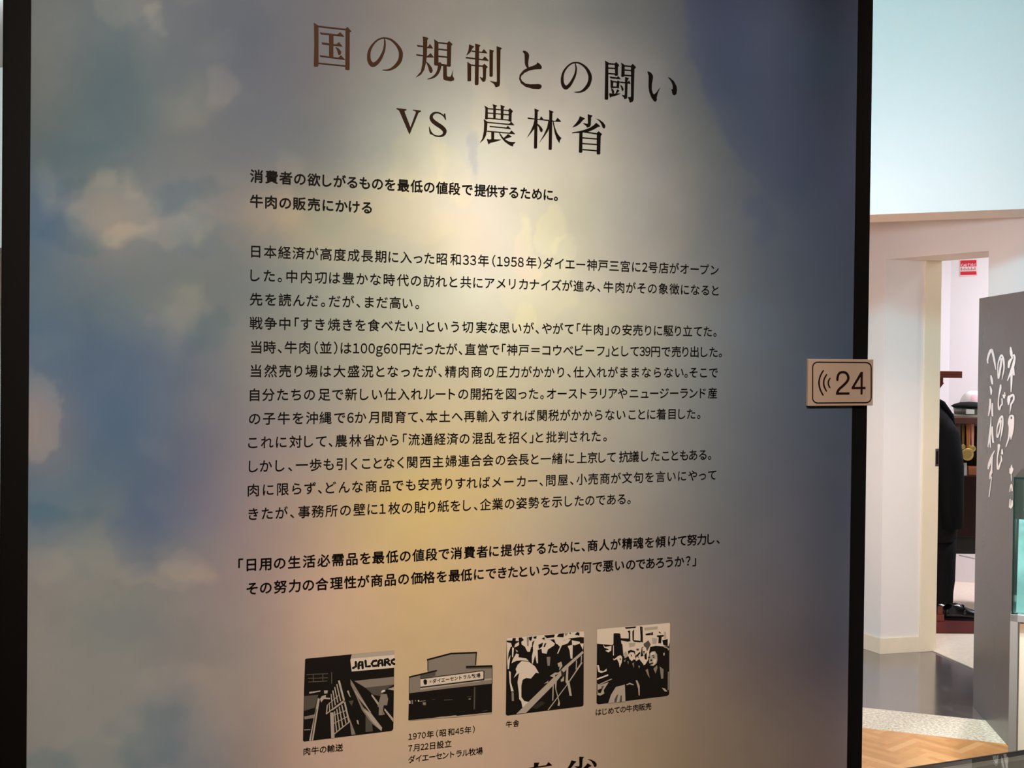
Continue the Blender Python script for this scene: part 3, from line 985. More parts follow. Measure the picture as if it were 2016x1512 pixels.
    g.P((485, 680), (510, 655), (560, 690), (540, 715), (535, 830), (480, 800))
    g.L(352, 798, 535, 806, 24)
    g.P((355, 815), (410, 860), (430, 900), (420, 945), (390, 945), (370, 870))
    g.P((490, 850), (545, 880), (480, 945), (460, 940), (480, 880))
    g.P((315, 938), (400, 950), (580, 940), (450, 990), (360, 1010), (345, 1040), (325, 990))
    g.P((670, 580), (755, 605), (725, 640), (715, 1030), (700, 1050), (655, 1062), (640, 1020), (590, 975), (650, 985), (662, 970))
    g.P((560, 680), (720, 700), (760, 655), (790, 725), (560, 702))
    g.P((560, 745), (610, 790), (638, 850), (625, 880), (600, 875), (585, 820))
    g.cut()
    # い
    g.P((1160, 465), (1185, 458), (1240, 490), (1280, 545), (1285, 600), (1262, 720), (1255, 850), (1280, 940), (1305, 968), (1360, 920), (1445, 800), (1385, 950), (1365, 1040), (1368, 1090), (1345, 1117), (1310, 1110), (1250, 1030), (1200, 900), (1185, 780), (1190, 550))
    g.P((1605, 580), (1650, 595), (1740, 670), (1800, 780), (1812, 870), (1800, 950), (1755, 978), (1715, 955), (1700, 880), (1688, 850), (1720, 850), (1720, 760), (1690, 680), (1650, 620))
    one = g
    g = Flat(panel_px, (770, 190), 10.08, 0.0012)
    # V S
    g.P((100, 232), (300, 255), (300, 270), (262, 285), (262, 310), (378, 610), (485, 320), (480, 290), (425, 272), (425, 262), (588, 282), (588, 297), (540, 320), (365, 745), (355, 745), (160, 290), (140, 265), (100, 245))
    g.cut()
    g.S((1070, 455, 8), (1045, 400, 16), (985, 345, 24), (900, 318, 28), (825, 345, 45), (790, 410, 66), (820, 480, 74), (900, 545, 80), (990, 605, 80), (1052, 670, 78), (1055, 725, 64), (1010, 775, 40), (930, 788, 24), (850, 768, 22), (790, 710, 20), (752, 605, 6))
    g.P((1040, 345), (1068, 335), (1085, 460), (1070, 465), (1035, 390))
    g.P((745, 600), (765, 640), (790, 700), (850, 770), (765, 740), (752, 690))
    g.frame((930, 195), 12.6)
    g.cut()
    # 農
    g.P((290, 165), (375, 215), (375, 495), (345, 502), (305, 495), (315, 230))
    g.L(370, 237, 895, 285, 20); g.L(370, 345, 895, 392, 20); g.L(370, 474, 900, 522, 20)
    g.P((495, 130), (608, 168), (575, 195), (570, 480), (510, 478), (510, 200))
    g.P((690, 150), (800, 185), (768, 220), (758, 500), (695, 495), (697, 230))
    g.P((880, 270), (925, 230), (998, 305), (968, 345), (960, 565), (890, 545), (895, 320))
    g.P((275, 500), (365, 565), (355, 760), (330, 900), (270, 1010), (175, 1090), (240, 980), (275, 800), (285, 600))
    g.L(355, 578, 960, 634, 22); g.P((890, 625), (955, 565), (1035, 650), (890, 638))
    g.L(420, 678, 900, 727, 22); g.P((820, 720), (870, 665), (950, 745), (820, 733))
    g.L(350, 797, 980, 852, 20); g.P((905, 850), (960, 780), (1055, 870), (905, 858))
    g.P((460, 805), (535, 812), (530, 1000), (640, 1005), (715, 1005), (600, 1045), (430, 1085), (400, 1125), (380, 1090), (350, 990), (400, 1005), (460, 1000))
    g.P((650, 825), (680, 850), (740, 940), (800, 1000), (880, 1050), (960, 1070), (1065, 1070), (1010, 1120), (995, 1178), (900, 1130), (800, 1060), (720, 970), (670, 880))
    g.P((875, 870), (970, 935), (840, 970), (790, 1000), (770, 970))
    g.frame((1030, 205), 11.2)
    g.cut()
    # 林
    g.P((85, 295), (240, 320), (560, 350), (560, 368), (240, 334), (100, 322))
    g.P((345, 342), (390, 270), (450, 350))
    g.P((240, 100), (343, 138), (312, 165), (298, 960), (285, 975), (240, 975), (230, 965), (245, 180))
    g.P((240, 340), (290, 350), (270, 450), (240, 540), (160, 640), (70, 748), (160, 590), (220, 440))
    g.P((298, 425), (350, 465), (405, 525), (425, 575), (410, 610), (380, 612), (360, 580), (340, 510), (298, 450))
    g.P((625, 362), (700, 372), (750, 300), (830, 388), (625, 380))
    g.P((562, 132), (665, 172), (635, 195), (622, 990), (610, 1005), (560, 1003), (553, 990), (568, 190))
    g.P((548, 360), (590, 380), (580, 500), (540, 590), (450, 720), (342, 858), (450, 670), (520, 510))
    g.P((640, 372), (665, 400), (690, 510), (740, 640), (790, 710), (835, 752), (800, 800), (792, 860), (730, 760), (690, 640), (660, 480))
    g.cut()
    shou(g)
    two = g
    # heading of the next section, cut by the picture's lower edge: 産省
    g = Flat(panel_px, (1030, 205), 11.2, 0.0012)
    a, c = sz(1161, 225), sz(1144.3, 1488)
    g.shift = (c[0] - a[0], c[1] - a[1])
    shou(g)
    g.cut()
    g.shift = None
    g.frame((940, 1440), 6.72)
    g.P((745, 408), (818, 408), (803, 430), (797, 458), (905, 442), (935, 400), (985, 445), (640, 494), (640, 484), (740, 468))
    g.P((720, 500), (760, 560), (740, 580)); g.P((870, 490), (920, 500), (850, 575))
    g.P((610, 600), (900, 560), (940, 525), (1000, 565), (620, 620))
    g.P((630, 610), (680, 605), (670, 760), (600, 900), (560, 930), (620, 780))
    g.L(690, 700, 960, 665, 14); g.L(690, 800, 950, 770, 14); g.L(650, 920, 1000, 880, 14)
    g.P((800, 620), (860, 610), (845, 640), (840, 900), (800, 905))
    three = g

    def build(g, name, c0, c1, s0, s1):
        c0, c1 = np.array(srgb(*c0)), np.array(srgb(*c1))
        for o, vs in g.pieces(name, brown_ink, panel):
            ca = o.data.color_attributes.new('ink', 'FLOAT_COLOR', 'POINT')
            s = np.array([np.dot(v - P0, PU) for v in vs])
            t = np.clip((s - s0) / (s1 - s0), 0, 1)[:, None]
            ca.data.foreach_set('color', (c0 * (1 - t) + c1 * t).ravel().astype(np.float32))
    build(one, 'title_character', (62, 37, 18), (9, 6, 5), -0.26, 0.13)
    build(two, 'title_character', (40, 24, 14), (9, 6, 5), -0.14, 0.12)
    build(three, 'title_character', (16, 10, 9), (16, 10, 9), 0, 1)


title()

# ---- the four photographs printed along the lower part
GREY = [mat('photo_tone_%s' % n, (v, v * 0.91, v * 0.82, 1), 0.45, 0.25) for n, v in
        (('black', 0.010), ('deep', 0.035), ('dark', 0.10), ('mid', 0.26), ('light', 0.46), ('white', 0.74))]


class Photo(Flat):
    def __init__(self, org, sc):
        super().__init__(panel_px, org, sc, 0.0009)
        self.lay = 0

    def tone(self, k):
        self.m = k
        self.lay += 1
        self.off = max(self.off, 0.0009 + self.lay * 0.00004)


def small_text(g, text, p0, p1, hgt, bold=0.02):
    """a row of characters lettered inside a photograph"""
    nom = nominal(text)
    a, bb = np.array(p0, float), np.array(p1, float)
    d = (bb - a) / (nom[-1] - nom[0])
    for ch, c in zip(text, nom):
        v, f, lo, hi = glyph(ch, bold)
        if not len(v):
            continue
        o = a + d * (c - nom[0])
        mid = (lo + hi) / 2
        n = len(g.v)
        for p in v:
            q = o + d * 0.92 * (p[0] - mid[0]) + np.array([0, -hgt]) * (p[1] - 0.38)
            g.v.append(g.pt(q))
        for q in f:
            g.f.append(tuple(n + i for i in q))
            g.mi.append(g.m)


def photo_loading():
    g = Photo((590, 1270), 7.2)
    g.m = 0
    g.P((75, 200), (90, 190), (735, 128), (1340, 70), (1325, 1180), (1315, 1200), (1290, 1215), (60, 1365), (44, 1350), (60, 600))
    g.tone(5); g.P((735, 130), (1340, 70), (1338, 318), (735, 372), (715, 215))
    g.tone(4); g.P((735, 130), (1340, 70), (1340, 135), (725, 190))
    g.tone(0)
    for s in ([(792, 238), (795, 300), (755, 322)], [(832, 328), (832, 262), (852, 236), (884, 232), (890, 322)], [(930, 222), (938, 302), (992, 296)],
              [(1082, 218), (1040, 226), (1016, 262), (1038, 294), (1086, 288)], [(1112, 290), (1114, 232), (1136, 208), (1164, 208), (1172, 284)],
              [(1206, 282), (1206, 202), (1246, 196), (1262, 216), (1246, 238), (1212, 242)], [(1234, 240), (1276, 276)], [(1334, 200), (1300, 216), (1302, 250), (1336, 264)]):
        g.S(*[(x, y, 34) for x, y in s], smooth=False)
    g.L(835, 285, 888, 280, 24); g.L(1115, 258, 1170, 252, 24)
    g.tone(3); g.P((770, 505), (1335, 445), (1330, 555), (925, 600))
    g.P((715, 480), (770, 560), (1010, 960), (1165, 1170), (1155, 1215), (1010, 1100), (880, 920), (780, 680), (720, 560))
    g.P((60, 1010), (205, 980), (200, 1030), (65, 1050)); g.P((700, 1020), (790, 1260), (730, 1270)); g.P((170, 840), (205, 850), (195, 895)); g.P((60, 1190), (150, 1185), (150, 1202), (60, 1206))
    g.tone(2); g.P((925, 600), (1330, 555), (1230, 620), (1140, 720), (1040, 700)); g.P((930, 1000), (1020, 1100), (1035, 1220), (930, 1230))
    g.P((60, 720), (260, 700), (215, 880), (60, 930)); g.P((690, 790), (760, 780), (735, 860))
    for q in ((95, 415, 400, 402), (110, 470, 400, 460), (120, 520, 390, 505), (190, 410, 190, 510), (325, 402, 325, 500), (450, 380, 450, 545)):
        g.L(*q, 12)
    g.tone(0); g.P((820, 740), (900, 840), (1010, 965), (900, 880)); g.P((1240, 640), (1330, 650), (1325, 830), (1220, 850))
    g.tone(4)
    for q in ((552, 498, 622, 770, 28), (522, 550, 577, 792, 16), (492, 590, 538, 812, 16), (466, 640, 502, 850, 16), (442, 690, 462, 890, 14), (416, 810, 422, 940, 12), (388, 850, 376, 972, 16), (370, 975, 636, 772, 14), (385, 850, 560, 700, 8),
              (632, 800, 696, 1085, 24), (592, 840, 652, 1110, 16), (557, 870, 607, 1160, 16), (522, 900, 562, 1190, 16), (490, 935, 520, 1222, 16), (452, 950, 468, 1318, 48), (450, 1000, 662, 920, 10), (450, 1122, 692, 1000, 10), (480, 1262, 706, 1080, 14), (460, 915, 622, 800, 14),
              (780, 650, 1000, 950, 15)):
        g.L(*q)
    g.P((255, 745), (282, 760), (188, 1350), (130, 1350))
    g.P((890, 900), (1000, 960), (1165, 1165), (1155, 1215), (1040, 1100))
    g.P((340, 640), (395, 640), (390, 680), (345, 685)); g.P((310, 720), (370, 700), (365, 740), (430, 745), (425, 765), (340, 760), (300, 810), (285, 760))
    g.P((130, 660), (290, 640), (290, 655), (135, 685)); g.P((665, 645), (690, 640), (720, 740), (700, 720)); g.P((800, 1060), (825, 1060), (838, 1125), (815, 1110))
    g.P((1020, 690), (1120, 820), (1105, 850), (1010, 710)); g.P((1200, 890), (1325, 1040), (1320, 1085), (1195, 920)); g.P((1240, 620), (1330, 590), (1330, 640))
    g.tone(0); g.L(232, 900, 160, 1345, 10)
    g.tone(3); g.P((1150, 690), (1230, 690), (1250, 760), (1235, 850), (1185, 850), (1170, 990), (1115, 990), (1120, 880), (1100, 870), (1130, 760)); g.P((1180, 930), (1205, 980), (1175, 985))
    g.tone(5); g.P((1150, 655), (1170, 635), (1205, 630), (1207, 655), (1155, 672))
    return g


def photo_barn():
    g = Photo((795, 1270), 9.447)
    g.m = 0
    g.P((92, 885), (1640, 705), (1635, 1245), (950, 1315), (900, 1318), (700, 1325), (520, 1350), (80, 1395))
    g.tone(3); g.P((440, 280), (875, 165), (1335, 145), (1325, 385), (1640, 395), (1640, 712), (920, 790), (300, 868), (95, 892), (95, 600), (440, 500))
    g.tone(2); g.P((300, 540), (590, 490), (580, 570), (300, 620)); g.P((1150, 400), (1640, 395), (1630, 430), (1150, 440))
    g.tone(4); g.P((300, 790), (1640, 610), (1640, 640), (300, 830))
    g.tone(0)
    for q in ((425, 272, 878, 152, 30), (870, 155, 1357, 135, 30), (1345, 130, 1330, 368, 20), (95, 592, 612, 470, 28), (1150, 402, 1642, 385, 34), (1637, 378, 1638, 720, 12), (442, 285, 442, 480, 14), (96, 595, 94, 890, 8), (300, 785, 1482, 640, 18), (1484, 478, 1482, 645, 20), (305, 622, 1470, 472, 12)):
        g.L(*q)
    g.tone(5); g.P((305, 635), (1455, 484), (1475, 495), (1475, 610), (1460, 622), (305, 770))
    g.P((90, 1020), (118, 1030), (118, 1085), (95, 1090)); g.S((268, 1030, 26), (275, 1042, 22), smooth=False)
    g.tone(0)
    g.S((393, 665, 68), (395, 705, 60), smooth=False)
    small_text(g, '(有)', (468, 676), (512, 670), 50, 0.02)
    small_text(g, 'ダイエーセントラル牧場', (565, 665), (1380, 560), 86, 0.03)
    g.tone(3); g.P((140, 1020), (165, 1020), (162, 1095), (140, 1090)); g.P((345, 1060), (405, 1060), (405, 1115), (350, 1110)); g.P((200, 1020), (222, 1020), (210, 1055)); g.P((1195, 990), (1240, 985), (1235, 1010), (1200, 1012))
    g.P((300, 1035), (400, 1022), (398, 1034), (300, 1052))
    g.tone(2); g.L(1312, 775, 1305, 1190, 24); g.L(520, 1012, 580, 1006, 8); g.L(740, 1018, 900, 1010, 12); g.L(1170, 960, 1255, 952, 8); g.P((1440, 1225), (1540, 1205), (1550, 1222))
    g.tone(4); g.P((100, 1392), (520, 1352), (960, 1300), (1000, 1320), (1635, 1250), (1635, 1268), (950, 1335), (600, 1358), (100, 1402))
    return g


def photo_cows():
    g = Photo((985, 1230), 7.96)
    g.m = 0
    g.P((95, 202), (1305, 98), (1300, 1250), (1290, 1268), (1265, 1277), (110, 1420), (90, 1412), (82, 1395))
    g.tone(5)
    g.P((95, 204), (1305, 99), (1310, 196), (1250, 190), (1050, 215), (870, 300), (840, 225), (740, 235), (640, 240), (600, 330), (480, 345), (460, 420), (420, 420), (380, 340), (320, 300), (230, 350), (160, 340), (125, 440), (105, 640), (100, 420))
    g.tone(0)
    g.P((95, 245), (180, 245), (190, 205), (240, 205), (235, 250), (300, 255), (230, 300), (215, 345), (180, 345), (165, 285), (95, 268))
    g.P((282, 200), (330, 195), (365, 235), (325, 265), (330, 310), (385, 360), (370, 440), (260, 420), (250, 360), (290, 310)); g.P((680, 165), (850, 148), (838, 195), (720, 210))
    g.P((880, 185), (910, 140), (995, 130), (985, 195)); g.P((1160, 150), (1200, 112), (1235, 120), (1235, 170)); g.P((1075, 120), (1105, 125), (1090, 150)); g.P((440, 190), (500, 180), (480, 250), (450, 240)); g.P((510, 185), (565, 175), (560, 215), (520, 215)); g.P((640, 215), (690, 190), (690, 235))
    g.P((495, 270), (530, 240), (515, 330), (490, 350))
    g.tone(3); g.P((1000, 130), (1060, 130), (1020, 180)); g.P((720, 500), (780, 500), (770, 640), (735, 640)); g.P((170, 1050), (205, 1060), (210, 1190), (175, 1190)); g.P((410, 190), (440, 190), (440, 330), (415, 330))
    g.tone(5)
    # near cow, rump and legs
    g.P((245, 445), (285, 460), (280, 505), (400, 525), (440, 565), (330, 555), (250, 560), (170, 600), (190, 540))
    g.P((330, 565), (440, 575), (540, 650), (600, 755), (550, 750), (475, 840), (400, 830), (345, 860), (325, 950), (325, 1130), (370, 1190), (430, 1205), (420, 1280), (340, 1290), (325, 1200), (290, 1160), (285, 1060), (265, 900), (290, 750), (205, 830), (250, 740), (235, 690), (270, 620))
    g.P((130, 720), (158, 735), (160, 900), (205, 1040), (165, 1040), (140, 900)); g.P((110, 560), (155, 470), (130, 690), (108, 690)); g.P((180, 350), (210, 360), (195, 510), (178, 500)); g.P((235, 385), (270, 410), (255, 430))
    # middle cow
    g.P((530, 245), (600, 190), (650, 240), (780, 235), (850, 290), (840, 320), (740, 385), (720, 450), (650, 440), (640, 375), (580, 390), (585, 600), (565, 600), (540, 470), (505, 610), (490, 600), (490, 490), (510, 400), (505, 330))
    g.P((985, 250), (1050, 215), (1100, 225), (1050, 290), (960, 320), (900, 450), (885, 445), (930, 340), (870, 285), (930, 240)); g.P((1115, 240), (1245, 265), (1240, 290), (1160, 320), (1120, 310)); g.P((1050, 330), (1130, 310), (1125, 530), (1095, 525), (1080, 400)); g.P((1240, 290), (1300, 290), (1290, 390))
    g.tone(0); g.P((590, 310), (665, 275), (650, 340), (600, 375)); g.P((670, 345), (690, 290), (720, 280), (690, 350))
    g.tone(4)
    g.P((1285, 405), (1300, 440), (1060, 660), (830, 940), (395, 1380), (245, 1392), (420, 1220), (780, 870), (1000, 650))
    g.P((1260, 585), (1285, 590), (1060, 920), (755, 1330), (735, 1330), (1030, 940))
    g.P((890, 600), (950, 575), (970, 640), (920, 710)); g.P((1030, 700), (1062, 650), (1055, 860), (1080, 900), (1115, 1110), (1080, 1110), (1050, 950), (1015, 890)); g.P((770, 800), (850, 745), (930, 745), (850, 830)); g.P((815, 930), (832, 930), (825, 1180), (808, 1190)); g.P((850, 900), (880, 880), (870, 1000), (930, 1230), (920, 1270), (890, 1260), (905, 1200), (880, 1090), (855, 1000))
    g.P((680, 920), (750, 870), (740, 905)); g.P((940, 860), (995, 800), (990, 880), (945, 890)); g.P((1180, 560), (1195, 550), (1190, 690), (1175, 700)); g.P((1260, 480), (1275, 480), (1265, 590), (1252, 590))
    g.tone(0); g.P((850, 790), (910, 760), (860, 810)); g.P((900, 660), (925, 650), (915, 700))
    g.tone(1); g.P((480, 1290), (640, 1190), (700, 1220), (560, 1320)); g.P((940, 700), (1010, 760), (960, 840))
    return g


def photo_sale():
    g = Photo((1165, 1215), 8.4)
    g.m = 0
    g.P((82, 430), (1280, 400), (1275, 1265), (1262, 1285), (1240, 1300), (110, 1438), (88, 1430), (74, 1410))
    g.tone(5)
    g.P((85, 205), (100, 198), (1280, 92), (1290, 110), (1285, 410), (1260, 480), (1000, 480), (950, 560), (930, 700), (880, 780), (830, 800), (760, 640), (720, 700), (620, 690), (600, 640), (520, 640), (500, 440), (345, 440), (340, 460), (82, 436))
    g.tone(4); g.P((600, 420), (720, 420), (700, 480), (620, 500)); g.P((860, 170), (1090, 150), (1080, 200), (870, 220)); g.P((990, 340), (1080, 350), (1060, 440), (1000, 440)); g.P((1190, 240), (1220, 240), (1225, 350), (1190, 360)); g.P((560, 560), (600, 640), (540, 680), (520, 600))
    g.tone(0)
    g.P((355, 275), (370, 262), (455, 265), (468, 285), (490, 480), (500, 650), (350, 640)); g.P((450, 345), (600, 350), (640, 390), (590, 405), (470, 380)); g.P((680, 375), (810, 390), (800, 415), (690, 405))
    g.P((585, 225), (630, 215), (630, 400), (605, 380), (605, 260)); g.P((665, 235), (695, 195), (690, 400), (668, 380)); g.P((790, 150), (835, 158), (840, 420), (800, 400), (800, 300)); g.P((880, 275), (1005, 245), (1008, 292), (890, 298)); g.P((1100, 230), (1150, 265), (1110, 262)); g.P((1070, 300), (1190, 290), (1180, 320), (1150, 320), (1140, 430), (1095, 430), (1100, 330), (1075, 325)); g.P((1160, 380), (1250, 360), (1250, 480), (1180, 460))
    g.P((540, 165), (730, 150), (715, 178), (560, 190))
    g.tone(2); g.P((850, 440), (930, 380), (970, 450), (910, 560), (870, 520)); g.P((730, 520), (775, 515), (770, 550), (735, 550)); g.P((815, 180), (828, 180), (820, 240)); g.P((950, 258), (985, 252), (985, 285), (955, 288))
    g.tone(0); g.P((590, 560), (640, 535), (710, 560), (715, 640), (690, 580), (640, 580), (605, 620)); g.P((710, 640), (790, 570), (800, 590), (720, 690)); g.P((820, 500), (850, 480), (850, 640), (800, 650)); g.P((860, 600), (900, 560), (905, 700), (870, 690)); g.P((500, 760), (560, 700), (620, 690), (720, 720), (780, 690), (850, 780), (830, 900), (500, 900))
    g.tone(5); g.P((610, 600), (640, 575), (690, 580), (705, 640), (690, 690), (655, 725), (620, 690)); g.P((720, 690), (740, 640), (780, 690), (725, 725)); g.P((345, 680), (370, 690), (430, 640), (470, 625), (498, 660), (490, 740), (455, 830), (445, 760), (410, 690), (360, 712)); g.P((180, 450), (215, 490), (320, 470), (315, 550), (270, 580), (215, 550), (280, 530), (200, 500)); g.P((345, 470), (358, 460), (360, 630), (345, 630)); g.P((80, 790), (110, 790), (130, 880), (190, 890), (240, 845), (240, 890), (150, 920), (100, 900)); g.P((78, 1010), (265, 940), (268, 965), (82, 1035)); g.P((830, 510), (860, 480), (890, 500), (905, 570), (850, 640), (835, 590))
    g.tone(0); g.P((455, 680), (475, 680), (470, 710), (455, 705)); g.P((840, 560), (870, 555), (860, 620)); g.P((640, 600), (660, 640), (640, 650))
    # the man at the right
    g.P((940, 590), (960, 490), (1050, 470), (1180, 480), (1260, 520), (1260, 760), (1080, 780), (1085, 620), (1060, 570), (1000, 560), (950, 620))
    g.tone(4); g.P((950, 600), (985, 565), (1040, 560), (1072, 610), (1080, 700), (1065, 760), (1010, 805), (960, 795), (940, 740), (945, 660))
    g.tone(5); g.P((965, 600), (1000, 570), (1035, 580), (1040, 620), (975, 630)); g.P((1010, 690), (1060, 690), (1050, 750), (1010, 790))
    g.tone(0); g.P((985, 630), (1030, 615), (1032, 628), (990, 645)); g.P((925, 650), (960, 655), (955, 675), (925, 672)); g.P((1000, 650), (1032, 645), (1025, 668), (1005, 668)); g.P((960, 700), (985, 690), (990, 720), (962, 722)); g.P((890, 790), (990, 745), (1020, 755), (900, 815))
    g.tone(3); g.P((1010, 850), (1070, 790), (1080, 830), (1050, 930), (1030, 890)); g.P((1115, 810), (1180, 860), (1175, 1010), (1140, 1020)); g.P((880, 870), (920, 850), (950, 1000), (920, 960)); g.P((760, 800), (790, 800), (775, 850)); g.P((660, 760), (690, 740), (690, 840)); g.P((520, 720), (560, 690), (540, 740)); g.P((580, 720), (605, 730), (595, 780))
    g.tone(4); g.P((718, 1040), (745, 1040), (785, 1130), (785, 1290), (768, 1290), (760, 1180)); g.P((560, 1110), (620, 1080), (690, 1110), (680, 1125), (620, 1105), (570, 1125)); g.P((1150, 1165), (1200, 1175), (1245, 1225), (1200, 1225)); g.P((110, 1105), (320, 1010), (325, 1025), (130, 1115)); g.P((1170, 480), (1250, 500), (1275, 520), (1255, 550), (1245, 515), (1180, 492)); g.P((1252, 900), (1262, 900), (1260, 1200), (1250, 1200)); g.P((1175, 590), (1200, 585), (1195, 630), (1175, 630))
    g.P((85, 1090), (130, 1120), (275, 1070), (190, 1200), (200, 1260), (130, 1295), (85, 1280))
    g.P((265, 1418), (310, 1280), (390, 1150), (540, 1110), (550, 1390))
    g.tone(0); g.P((540, 1120), (690, 1120), (760, 1180), (770, 1350), (550, 1375)); g.P((90, 1200), (180, 1160), (140, 1250), (100, 1250))
    g.tone(2); g.P((410, 1280), (430, 1270), (400, 1400), (365, 1405), (370, 1350)); g.P((470, 1290), (490, 1290), (490, 1395), (450, 1398)); g.P((150, 1140), (200, 1130), (160, 1200))
    return g


CE = 0.0102
PH = []
for fn, lb in ((photo_loading, 'photo of caged cattle loaded below an airline sign'), (photo_barn, 'photo of a barn with a long name board'),
               (photo_cows, 'photo of black and white cows behind a rail'), (photo_sale, 'photo of a crowd with a man looking back')):
    o = fn().obj('photograph', GREY, panel)
    o['label'] = lb
    PH.append(o)


def caption(ph, text, a, bpt, em=CE):
    zc = sz(*a)[1]
    o = set_line('caption', text, em, zc, [(text[0], a[0]), (text[-1], bpt[0])], 0.010, None)
    o.parent = ph


caption(PH[0], '肉牛の輸送', (603.8, 1478.3), (667.3, 1469.3))
caption(PH[1], '1970年（昭和45年）', (807.2, 1449.5), (932.2, 1436.6))
caption(PH[1], '7月22日設立', (807.2, 1472.3), (881.6, 1463.4))
caption(PH[1], 'ダイエーセントラル牧場', (810.2, 1494), (943, 1477.3))
caption(PH[2], '牛舎', (1001.3, 1425), (1015.3, 1422.9), 0.0095)
caption(PH[3], 'はじめての牛肉販売', (1177.8, 1401.2), (1275.8, 1388.9))
bpy.data.objects.remove(_go)
bpy.data.curves.remove(_cu)

# ---- the number plate on the panel's right edge
plate_c = [sz(1587, 705.8), sz(1714.3, 708.3), sz(1713.8, 797.6), sz(1586, 799.5)]
ps0, ps1 = (plate_c[0][0] + plate_c[3][0]) / 2, (plate_c[1][0] + plate_c[2][0]) / 2
pz1, pz0 = (plate_c[0][1] + plate_c[1][1]) / 2, (plate_c[2][1] + plate_c[3][1]) / 2
plq = tag(empty('number_plate', tuple(pan((ps0 + ps1) / 2, pz0, 0.001))), 'small beige number plate reading 24 on the panel frame', 'sign')
b = MB()
b.obox(pan(ps0, pz0, 0.001), PU * (ps1 - ps0), PN * 0.005, (0, 0, pz1 - pz0))
b.obj('plate', mat('beige_plastic', srgb(188, 168, 156), 0.45, 0.35), plq, bevel=0.0006)
dark_print = mat('dark_brown_print', srgb(30, 12, 10), 0.5, 0.3)
g = Flat(panel_px, (1560, 680), 10.08, 0.0064)
rr = []
for cx, cy, a0 in ((1410, 435, -90), (1410, 1035, 0), (450, 1035, 90), (450, 435, 180)):
    for t in range(0, 91, 15):
        rr.append((cx + 100 * math.cos(math.radians(a0 + t)), cy + 100 * math.sin(math.radians(a0 + t))))
rr = [(x, y + (x - 930) * 0.008 * (-1 if y > 735 else 1)) for x, y in rr]
loop = rr + [rr[0], rr[1]]
for i in range(len(loop) - 1):
    pass
g.S(*[(x, y, 22) for x, y in rr + [rr[0]]], smooth=False)
g.obj('border_line', dark_print, plq)
g = Flat(panel_px, (1560, 680), 10.08, 0.0064)
g.S((560, 500, 28), (500, 610, 30), (476, 740, 32), (500, 870, 30), (555, 980, 28))
g.S((625, 578, 28), (582, 660, 30), (568, 740, 30), (582, 820, 30), (622, 900, 28))
g.S((694, 652, 26), (666, 700, 28), (660, 745, 28), (668, 790, 28), (692, 832, 26))
g.obj('sound_symbol', dark_print, plq)
g = Flat(panel_px, (1560, 680), 10.08, 0.0064)
g.S((840, 682, 46), (846, 620, 46), (880, 550, 46), (950, 528, 46), (1020, 552, 46), (1056, 625, 48), (1040, 700, 48), (960, 790, 48), (880, 860, 48), (845, 915, 48), (836, 952, 46))
g.P((812, 930), (1080, 928), (1080, 972), (812, 975))
g.P((1300, 525), (1344, 523), (1338, 960), (1330, 972), (1305, 972), (1298, 960))
g.P((1300, 525), (1335, 560), (1175, 825), (1125, 838), (1125, 825))
g.P((1122, 822), (1398, 820), (1398, 862), (1122, 865))
g.obj('number_text', dark_print, plq)

# ------------------------------------------------------------------ the dark signboard with brush lettering
BA, BB = np.array([1.981, 5.181]), np.array([1.894, 4.46])
sb = tag(empty('signboard', (1.981, 5.181, 0)), 'grey freestanding board with white brush handwriting beside the doorway', 'signboard')
bn = np.array([-(BA - BB)[1], (BA - BB)[0]]); bn /= np.linalg.norm(bn)       # to the left, outwards
bk = -bn * 0.10
b = MB()
b.prism([tuple(BA), tuple(BB), tuple(BB + bk), tuple(BA + bk)], 0, 1.738)
b.obj('board', mat('grey_satin_laminate', srgb(94, 90, 90), 0.25, 0.55, noise=0.03, scale=5), sb, bevel=0.0015)
BP, BN3 = np.array([1.981, 5.181, 0]), np.array([bn[0], bn[1], 0])


def board_px(x, y, off, shift=None):
    return on_plane(x, y, BP, BN3, off)


g = Flat(board_px, (1930, 660), 10.8, 0.001)
STR1 = [[(165, 590, 28), (160, 520, 36), (190, 400, 45), (240, 315, 58), (272, 390, 45), (305, 550, 40), (335, 730, 16)],
        [(455, 500, 40), (440, 640, 44), (392, 920, 30), (378, 760, 22), (385, 600, 24), (430, 460, 36), (465, 430, 40), (500, 530, 40), (510, 690, 30), (490, 820, 22), (465, 940, 10)],
        [(650, 262, 30), (662, 370, 58), (680, 480, 30)], [(720, 425, 46), (735, 490, 42), (705, 640, 58), (665, 760, 50), (585, 960, 18)], [(690, 480, 24), (630, 560, 60), (608, 680, 40)],
        [(672, 740, 50), (668, 1000, 40), (658, 1200, 18)], [(700, 700, 56), (720, 840, 36)],
        [(232, 862, 30), (248, 950, 52), (260, 1030, 34)], [(215, 1090, 20), (236, 1170, 45), (235, 1258, 28)],
        [(438, 1060, 34), (430, 1150, 44), (402, 1290, 26), (388, 1430, 24), (392, 1520, 30), (408, 1580, 38), (440, 1500, 30), (470, 1460, 30), (466, 1350, 24)],
        [(495, 1275, 30), (512, 1325, 40)], [(525, 1215, 18), (530, 1290, 24)],
        [(615, 1310, 60), (610, 1380, 66), (605, 1470, 30)], [(620, 1320, 50), (700, 1268, 44), (718, 1350, 36), (690, 1420, 40), (660, 1470, 34), (645, 1570, 24), (630, 1670, 8)],
        [(215, 1365, 32), (218, 1440, 40), (205, 1560, 40), (180, 1710, 18)], [(262, 1450, 24), (258, 1560, 40), (264, 1710, 36)]]
for s in STR1:
    g.S(*s)
    g.cut()
g.frame((1930, 790), 10.8)
